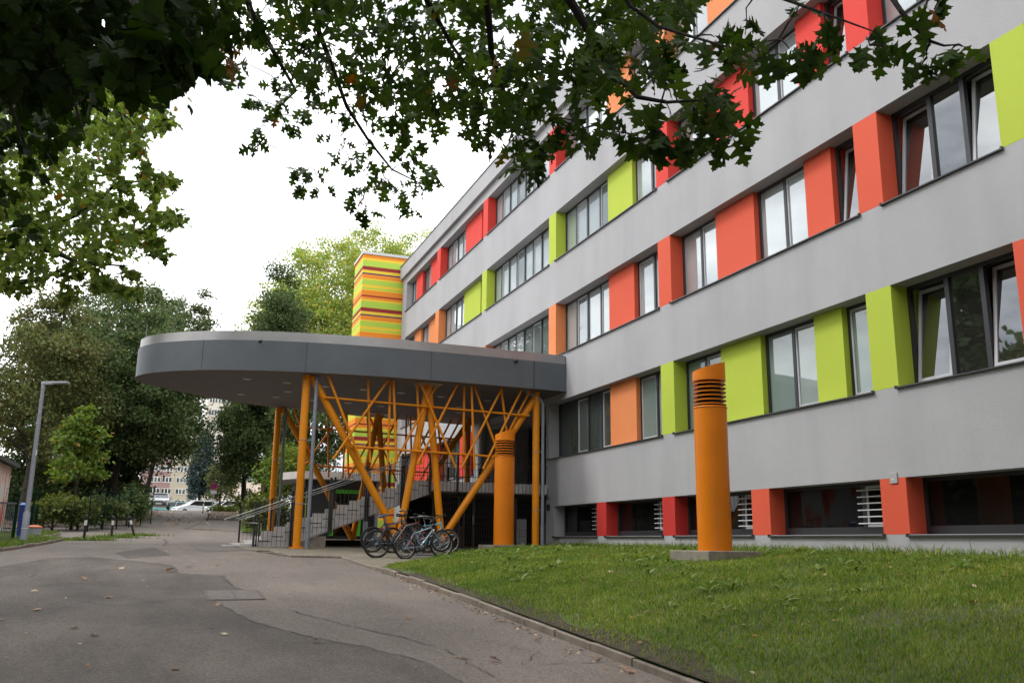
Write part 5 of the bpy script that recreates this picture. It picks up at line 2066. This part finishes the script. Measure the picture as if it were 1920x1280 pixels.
foliage(oak, [q for q in spr2 if q[0].x / q[0].length < .50], OAK_T, L_OAK, .155, 9, droop=1.1)
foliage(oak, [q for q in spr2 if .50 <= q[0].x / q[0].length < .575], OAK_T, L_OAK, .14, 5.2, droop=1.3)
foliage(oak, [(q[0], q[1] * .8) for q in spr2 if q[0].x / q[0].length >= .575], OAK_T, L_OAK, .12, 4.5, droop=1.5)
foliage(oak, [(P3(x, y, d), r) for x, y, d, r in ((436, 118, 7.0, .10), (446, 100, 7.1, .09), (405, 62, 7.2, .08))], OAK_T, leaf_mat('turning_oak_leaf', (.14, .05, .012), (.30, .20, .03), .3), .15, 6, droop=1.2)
# unseen leaves added to darken lane and lawn, above and behind the viewer
spr = []
for _ in range(820):
    spr.append((np.array([rg.uniform(-13, .5), rg.uniform(-5, 11), rg.uniform(4.2, 12)]), .55))
for _ in range(170):
    spr.append((np.array([rg.uniform(2.5, 9), rg.uniform(-6, 4.5), rg.uniform(5.2, 9.5)]), .55))
spr = [s for s in spr if not (s[0][1] > 1.5 and s[0][2] < s[0][1] * .95)]
foliage(oak, spr, SIMPLE_T, L_OAK, .42, 9, droop=.5)
LIMBS = [[(560, -240, 7.0), (580, -40, 7.6), (598, 60, 8), (625, 130, 8.2), (650, 200, 8.5), (690, 262, 8.8), (735, 318, 9.1), (790, 345, 9.2)],
         [(1000, -200, 5.4), (1062, -10, 5.5), (1105, 60, 5.5), (1140, 120, 5.4), (1163, 150, 5.3), (1195, 182, 5.2), (1250, 192, 5.1), (1320, 188, 4.8)],
         [(880, -160, 6.0), (915, 20, 6.1), (922, 100, 6.2), (945, 170, 6.2), (985, 240, 5.9)],
         [(1560, -200, 4.4), (1655, -30, 4.2), (1690, 22, 4.0), (1715, 52, 3.95), (1745, 78, 3.9), (1770, 86, 3.9), (1795, 84, 3.9)],
         [(1120, -120, 5.2), (1180, 10, 5.1), (1235, 50, 5.0), (1300, 70, 4.8), (1370, 90, 4.5), (1460, 74, 4.4)],
         [(760, -160, 7.0), (800, 0, 7.2), (850, 90, 7.4), (905, 160, 7.3)],
         [(420, -140, 7.0), (470, 20, 7.6), (520, 110, 8.3), (555, 170, 9), (520, 205, 10)],
         [(1300, -140, 4.9), (1420, -20, 4.6), (1530, 20, 4.3), (1640, 60, 4.1)]]
b = MB()
tops = []
tr_pts = [oak_base + Vector((0, 0, -.3)), oak_base + Vector((.05, .05, 1.5)), oak_base + Vector((.2, .1, 3.4)), oak_base + Vector((.5, .2, 6)), oak_base + Vector((.8, .3, 9.5))]
b.tube(tr_pts, [.42, .32, .28, .22, .08], 14)
for L_ in LIMBS:
    pts = [P3(*q) for q in L_]
    r0 = .032 if L_[-1][0] < 1330 else .014
    a = oak_base + Vector((.4, .2, 5.2))
    mid = a.lerp(pts[0], .5) + Vector((0, 0, .9))
    b.tube([a, a.lerp(mid, .5) + Vector((0, 0, .3)), mid, mid.lerp(pts[0], .6) + Vector((0, 0, .1))] + pts, [.13, .10, .075 if r0 > .02 else .04, .05 if r0 > .02 else .022] + [r0 * (1 - .82 * i / (len(pts) - 1)) for i in range(len(pts))], 8, False)
    tops += pts[1:]
todo = [Vector(c) for c, r in spr2]
near_ = [min((t - c).length for t in tops) for c in todo]
for _, c in sorted(zip(near_, todo), key=lambda q: q[0]):
    n = min(tops, key=lambda t: (t - c).length)
    e = (c - n).length
    m1 = n.lerp(c, .35) + Vector((rg.normal() * .05, rg.normal() * .05, .09)) * e
    m2 = n.lerp(c, .7) + Vector((rg.normal() * .06, rg.normal() * .06, .08)) * e
    b.tube([n, m1, m2, c], [.0055, .0045, .0035, .0022], 5, False)
    tops.append(c)
tops2 = [Vector(s) for s, _ in spr2]
b.build('trunk', BARK2, oak)

# near maple overhead on the left
mb_ = Vector((-5.2, 4.2, gr(4.2)))
mp_ = empty('dark_maple', mb_, 'deeply shaded maple with large hanging leaves in the upper left corner', 'tree')
spr = []
for x, y in poly_sample([(-120, -80), (410, -80), (405, 40), (398, 120), (345, 135), (255, 140), (190, 175), (110, 215), (20, 250), (-120, 290)], 185):
    spr.append((P3(x, y, rg.uniform(4.4, 7.0) if y < 160 else rg.uniform(6.5, 9.5)), .26))
for x, y, d in ((300, 85, 2.6), (340, 100, 2.7), (255, 95, 2.8), (280, 60, 2.7), (220, 110, 2.9)):
    spr.append((P3(x, y, d), .10))
for x, y in poly_sample([(-60, 250), (120, 230), (150, 300), (110, 400), (-60, 450)], 9):
    spr.append((P3(x, y, rg.uniform(6, 9)), .26))
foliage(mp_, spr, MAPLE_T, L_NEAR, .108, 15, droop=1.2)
b = MB()
b.tube([mb_ + Vector((0, 0, -.3)), mb_ + Vector((.05, 0, 2)), mb_ + Vector((.2, -.1, 5)), mb_ + Vector((.3, 0, 8))], [.3, .24, .18, .05], 12)
for L_ in ([(-40, -160, 4.5), (60, 40, 4.6), (130, 160, 4.8), (160, 260, 6)], [(200, -160, 3.8), (250, 0, 3.6), (300, 70, 3.2), (350, 100, 3.1)], [(-100, 60, 5), (20, 200, 6), (70, 330, 7.5)], [(330, -160, 5), (365, 0, 5), (390, 90, 5)]):
    pts = [P3(*q) for q in L_]
    a = mb_ + Vector((.2, 0, 4.4))
    b.tube([a, a.lerp(pts[0], .5) + Vector((0, 0, .5))] + pts, [.08, .05] + [.022 * (1 - .8 * i / (len(pts) - 1)) for i in range(len(pts))], 7, False)
b.build('trunk', BARK2, mp_)

# maple further along the lane on the left
lb = Vector((-9.5, 17.5, gr(17.5)))
lm_ = empty('lane_maple', lb, 'backlit green maple whose boughs reach in from the left edge above the lamp', 'tree')
spr = []
for x, y in poly_sample([(-60, 140), (200, 150), (290, 190), (300, 215), (235, 270), (215, 300), (200, 330), (170, 350), (100, 340), (-60, 380)], 150):
    spr.append((P3(x, y, rg.uniform(12, 18)), .40))
for x, y in poly_sample([(-60, 340), (160, 350), (240, 380), (300, 440), (255, 470), (120, 480), (60, 520), (-60, 540)], 105):
    spr.append((P3(x, y, rg.uniform(12, 17)), .38))
for x, y, r in ((255, 170, 22), (290, 195, 18), (310, 228, 12), (285, 232, 16), (240, 250, 22), (255, 275, 12), (280, 318, 12), (320, 335, 14), (305, 340, 14), (270, 345, 16), (290, 365, 10), (250, 395, 20), (280, 400, 20), (320, 400, 14), (330, 412, 10), (305, 410, 12), (270, 430, 22), (290, 455, 16), (300, 470, 8), (240, 450, 24), (190, 470, 24), (120, 520, 20), (130, 550, 14), (200, 520, 20), (225, 540, 16), (250, 520, 14), (180, 530, 16), (262, 545, 10), (60, 530, 26), (20, 540, 24), (150, 500, 18), (225, 290, 18), (215, 320, 16), (225, 345, 14), (40, 470, 26), (90, 440, 26)):
    for _ in range(2):
        spr.append((P3(x + rg.normal() * r * .4, y + rg.normal() * r * .4, rg.uniform(12.5, 15)), max(.16, r * 14 / F_PX * 1.1)))
foliage(lm_, spr, SIMPLE_T, L_LEFT, .105, 34, droop=.6, spread=1.3)
b = MB()
b.tube([lb + Vector((0, 0, -.3)), lb + Vector((.1, 0, 3)), lb + Vector((.3, 0, 7)), lb + Vector((.6, 0, 12))], [.34, .27, .2, .06], 12)
for L_ in ([(-140, 540, 15), (0, 535, 14.5), (80, 522, 14.2), (150, 490, 14), (235, 500, 14)], [(-140, 470, 15), (80, 430, 14.5), (180, 385, 14.2), (215, 345, 14), (280, 338, 14)], [(-140, 300, 16), (60, 290, 15), (180, 240, 14.5), (280, 190, 14)], [(-140, 440, 15), (100, 470, 14.5), (150, 495, 14), (240, 498, 14)]):
    pts = [P3(*q) for q in L_]
    a = lb + Vector((.15, 0, max(2.5, pts[0].z - lb.z - 1.2)))
    b.tube([a, a.lerp(pts[0], .6)] + pts, [.10, .08] + [.06 * (1 - .85 * i / (len(pts) - 1)) for i in range(len(pts))], 8, False)
b.build('trunk', BARK2, lm_)

# ------------------------------------------------------------------ grass
G_L = leaf_mat('grass_blade', (.078, .142, .022), (.245, .345, .075), .38, (.32, .28, .12), .08)
nt = G_L.node_tree
N, L = nt.nodes, nt.links
P = N['Principled BSDF']
src = P.inputs['Base Color'].links[0].from_socket
tc = N.new('ShaderNodeTexCoord')
nz = N.new('ShaderNodeTexNoise')
nz.inputs['Scale'].default_value = .8
nz.inputs['Detail'].default_value = 6
nz.inputs['Roughness'].default_value = .65
L.new(tc.outputs['Object'], nz.inputs['Vector'])
crp = N.new('ShaderNodeValToRGB')
crp.color_ramp.elements[0].position = .38
crp.color_ramp.elements[0].color = (.5, .66, .52, 1)
crp.color_ramp.elements[1].position = .64
crp.color_ramp.elements[1].color = (1.5, 1.28, 1.0, 1)
L.new(nz.outputs['Fac'], crp.inputs['Fac'])
mx = N.new('ShaderNodeMix')
mx.data_type = 'RGBA'
mx.blend_type = 'MULTIPLY'
mx.inputs[0].default_value = 1
L.new(src, mx.inputs[6])
L.new(crp.outputs['Color'], mx.inputs[7])
L.new(mx.outputs[2], P.inputs['Base Color'])
G_W = leaf_mat('weed_leaf', (.09, .15, .03), (.20, .27, .07), .35)


def grass(name, sampler, n, hmin, hmax, m, wide=1.0, label=None):
    pts = sampler(n)
    n = len(pts)
    P_ = np.array([p[:3] for p in pts])
    dist = np.hypot(P_[:, 0], P_[:, 1])
    h = rg.uniform(hmin, hmax, n) * (1 + .5 * (rg.random(n) < .08))
    wd = (.0016 + .00030 * dist) * rg.uniform(.7, 1.3, n) * wide
    az = rg.uniform(0, 2 * PI, n)
    ln = rg.normal(size=(n, 2)) * .42
    side = np.stack([np.cos(az), np.sin(az), np.zeros(n)], 1)
    tip = P_ + np.stack([ln[:, 0] * h, ln[:, 1] * h, h], 1)
    mid = P_ + np.stack([ln[:, 0] * h * .28, ln[:, 1] * h * .28, h * .58], 1)
    V_ = np.stack([P_ - side * wd[:, None], P_ + side * wd[:, None], mid + side * wd[:, None] * .8, mid - side * wd[:, None] * .8, tip], 1).reshape(-1, 3)
    base = np.arange(n) * 5
    loops = (np.array([0, 1, 2, 3, 3, 2, 4])[None, :] + base[:, None]).ravel()
    starts = (np.array([0, 4])[None, :] + (np.arange(n) * 7)[:, None]).ravel()
    o = fast_mesh(name, V_, loops, starts, m)
    tag(o, label, None, None, 'stuff')
    return o


def lawn_sampler(n):
    out = []
    while len(out) < n:
        y = 4.5 + 22.3 * rg.random() ** 1.15
        x = 4.4 + 7.1 * rg.random()
        if not in_poly(x, y, LAWN):
            continue
        # bare worn spots and clumps
        f = math.sin(x * 1.7 + 1.3 * math.sin(y * .9)) * math.sin(y * 1.1 + .8 * math.sin(x * 1.3)) + .4 * math.sin(x * 5.1) * math.sin(y * 4.3)
        edge_near = x - 4.45
        if f < -.7 and rg.random() < .5:
            continue
        if edge_near < .35 and rg.random() > edge_near * 2.2 + .08:
            continue
        out.append((x, y, lawn_h(x, y) - .004))
    return out


grass('lawn_grass', lawn_sampler, 270000, .022, .066, G_L, 1.0, 'short uneven green grass growing on the lawn before the school wall')


def poly_sampler(poly, z):
    xs_ = [p[0] for p in poly]
    ys_ = [p[1] for p in poly]

    def f(n):
        out = []
        while len(out) < n:
            x, y = rg.uniform(min(xs_), max(xs_)), rg.uniform(min(ys_), max(ys_))
            if in_poly(x, y, poly):
                out.append((x, y, gr(y) + z))
        return out
    return f


grass('verge_grass', poly_sampler(v1, .055), 5000, .04, .10, G_W, 1.2, 'bright green grass on the verge beside the street lamp')
grass('verge_grass', poly_sampler(v2, .045), 4000, .04, .10, G_W, 1.2, 'bright green grass strip behind the street lamp')
for px, py in ((157, 1013), (209, 1008), (254, 1004)):
    q = gpt(px, py)
    grass('grass_tuft', lambda n: [(q.x + rg.normal() * .45, q.y + rg.normal() * .10, q.z) for _ in range(n)], 500, .04, .14, G_W, 1.4, 'grass tuft growing at the foot of the bollards')


def strip_sampler(n):
    out = []
    for _ in range(n):
        t = rg.random()
        a, c = Vector(P2(120, 1014)), Vector(P2(262, 1004))
        q = a.lerp(c, t)
        out.append((q.x + rg.normal() * .08, q.y + rg.normal() * .12, gr(q.y)))
    return out


grass('path_edge_grass', strip_sampler, 500, .02, .07, G_W, 1.3, 'thin grass line growing along the asphalt joint at the bollards')
grass('bed_grass', poly_sampler(gbed, .05), 2500, .05, .14, G_W, 1.4, 'green grass around the shrubs by the stair foot')
# taller grass and broad-leaved weeds
def wall_strip(n):
    out = []
    for _ in range(n):
        y = rg.uniform(7, 26.5)
        x = 11.47 - abs(rg.normal()) * .22
        out.append((x, y, lawn_h(x, y)))
    return out


grass('tall_grass', wall_strip, 3500, .08, .20, G_L, 1.1, 'taller unmown grass along the foot of the school wall')
pos, dirs, ups, sc = [], [], [], []
spots = [(rg.uniform(5.4, 11.3), rg.uniform(7.5, 24)) for _ in range(280)] + [(11.3 - rg.random() * .5, rg.uniform(8, 26)) for _ in range(70)]
for x, y in spots:
    if not in_poly(x, y, LAWN):
        continue
    z = lawn_h(x, y)
    n = rg.integers(4, 9)
    s = rg.uniform(.07, .17)
    for i in range(n):
        a = rg.uniform(0, 2 * PI)
        pos.append((x, y, z + .01))
        dirs.append((math.cos(a), math.sin(a), rg.uniform(.5, 1.8)))
        ups.append((-math.cos(a) * .5, -math.sin(a) * .5, 1))
        sc.append(s * rg.uniform(.7, 1.3))
WEED_T = leaf_template([(0, .02), (.2, .07), (.35, .13), (.5, .11), (.65, .16), (.8, .13), (1, .01)], .3, .9)
V_, lo, st_ = scatter(WEED_T[0], WEED_T[1], np.array(pos), rot_frames(np.array(dirs, float), np.array(ups, float), rg), np.array(sc))
tag(fast_mesh('lawn_weeds', V_, lo, st_, G_W), 'pale broad-leaved weeds scattered over the lawn', None, None, 'stuff')

# fallen leaves
L_DRY = leaf_mat('dry_fallen_leaf', (.19, .085, .032), (.38, .22, .10), .1, (.44, .34, .22), .2)
pos, dirs, ups, sc = [], [], [], []


def drop(x, y, z, s):
    a = rg.uniform(0, 2 * PI)
    pos.append((x, y, z))
    dirs.append((math.cos(a), math.sin(a), rg.normal() * .25))
    ups.append((rg.normal() * .35, rg.normal() * .35, 1 if rg.random() < .6 else -1))
    sc.append(s)


for px, py in ((155, 1207), (130, 1180), (165, 1192), (408, 1138), (775, 1160), (422, 1188), (272, 1099), (55, 1080), (310, 1072), (158, 1088), (192, 1121), (68, 1107), (865, 1235), (940, 1242), (585, 1205), (320, 1258), (8, 1162), (62, 1146), (233, 1067), (372, 1069), (1510, 1125), (1235, 1210), (1180, 1080), (1335, 1205), (1610, 1200), (1090, 1140), (1390, 1165)):
    q = gpt(px, py)
    z = gr(q.y) + .02
    if q.x > 4.5:
        z = lawn_h(q.x, min(q.y, 20)) + .05
    drop(q.x, q.y, z, rg.uniform(.10, .17))
for _ in range(170):
    x, y = rg.uniform(-6, 4.3), 5 + 22 * rg.random() ** 1.3
    drop(x, y, gr(y) + .014, rg.uniform(.025, .075))
for _ in range(130):
    x, y = rg.uniform(4.7, 11), 6 + 13 * rg.random()
    drop(x, y, lawn_h(x, y) + .035, rg.uniform(.04, .10))
for _ in range(260):
    y = rg.uniform(6, 19)
    drop(4.33 - abs(rg.normal()) * .12, y, gr(y) + .02, rg.uniform(.03, .07))
V_, lo, st_ = scatter(OAK_T[0], OAK_T[1], np.array(pos), rot_frames(np.array(dirs, float), np.array(ups, float), rg), np.array(sc))
tag(fast_mesh('fallen_leaves', V_, lo, st_, L_DRY), 'dry brown oak leaves strewn over the asphalt and lawn', None, None, 'stuff')
pos, dirs, ups, sc = [], [], [], []
for poly, n in ((bank, 1500), (bed, 900)):
    for x, y, z in poly_sampler(poly, .07)(n):
        drop(x, y, z, rg.uniform(.12, .22))
for _ in range(520):
    t = rg.random()
    q = gpt(300 - 60 * t + rg.normal() * 6, 960 + 24 * t + rg.normal() * 1.5) if rg.random() < .7 else gpt(rg.uniform(300, 400), rg.uniform(957, 985))
    e = gpt(296, 968)
    drop(q.x, q.y, q.z + .02, rg.uniform(.10, .22))
V_, lo, st_ = scatter(DIA_T[0], DIA_T[1], np.array(pos), rot_frames(np.array(dirs, float), np.array(ups, float), rg), np.array(sc))
tag(fast_mesh('leaf_litter', V_, lo, st_, L_DRY), 'rusty leaf litter on the bank and under the dark trees', None, None, 'stuff')

# ================================================================== SKY AND SUN
SUN_EL, SUN_AZ = math.radians(52), math.radians(-62)     # azimuth from +Y towards +X
wd = bpy.data.worlds.new('World')
scene.world = wd
wd.use_nodes = True
nt = wd.node_tree
N, L = nt.nodes, nt.links
bg = N['Background']
sky = N.new('ShaderNodeTexSky')
sky.sky_type = 'NISHITA'
sky.sun_disc = False
sky.sun_elevation = SUN_EL
sky.sun_rotation = SUN_AZ
sky.air_density = 1.0
sky.dust_density = 3.0
tc = N.new('ShaderNodeTexCoord')
mpn = N.new('ShaderNodeMapping')
mpn.inputs['Scale'].default_value = (1, 1, 2.6)
cl = N.new('ShaderNodeTexNoise')
cl.inputs['Scale'].default_value = 2.1
cl.inputs['Detail'].default_value = 8
cl.inputs['Roughness'].default_value = .55
L.new(tc.outputs['Generated'], mpn.inputs['Vector'])
L.new(mpn.outputs['Vector'], cl.inputs['Vector'])
rp = N.new('ShaderNodeValToRGB')
rp.color_ramp.elements[0].position = .36
rp.color_ramp.elements[0].color = (4.5, 4.95, 5.5, 1)
rp.color_ramp.elements[1].position = .56
rp.color_ramp.elements[1].color = (17.5, 17.5, 17.5, 1)
L.new(cl.outputs['Fac'], rp.inputs['Fac'])
mx = N.new('ShaderNodeMix')
mx.data_type = 'RGBA'
mx.inputs[0].default_value = .93
L.new(sky.outputs['Color'], mx.inputs[6])
L.new(rp.outputs['Color'], mx.inputs[7])
L.new(mx.outputs[2], bg.inputs['Color'])
bg.inputs['Strength'].default_value = .1

sd = bpy.data.lights.new('sun', 'SUN')
sd.energy = 1.1
sd.angle = math.radians(14)
sd.color = (1, .965, .92)
so_ = bpy.data.objects.new('sun', sd)
col.objects.link(so_)
to_sun = Vector((math.sin(SUN_AZ) * math.cos(SUN_EL), math.cos(SUN_AZ) * math.cos(SUN_EL), math.sin(SUN_EL)))
so_.rotation_euler = to_sun.to_track_quat('Z', 'Y').to_euler()

vs_ = scene.view_settings
vs_.view_transform = 'Standard'
vs_.look = 'None'
vs_.exposure = .72
vs_.gamma = 1
vs_.use_curve_mapping = False
scene.cycles.use_denoising = True
scene.cycles.max_bounces = 8
scene.cycles.transparent_max_bounces = 8
scene.cycles.sample_clamp_indirect = 6
scene.cycles.use_adaptive_sampling = False
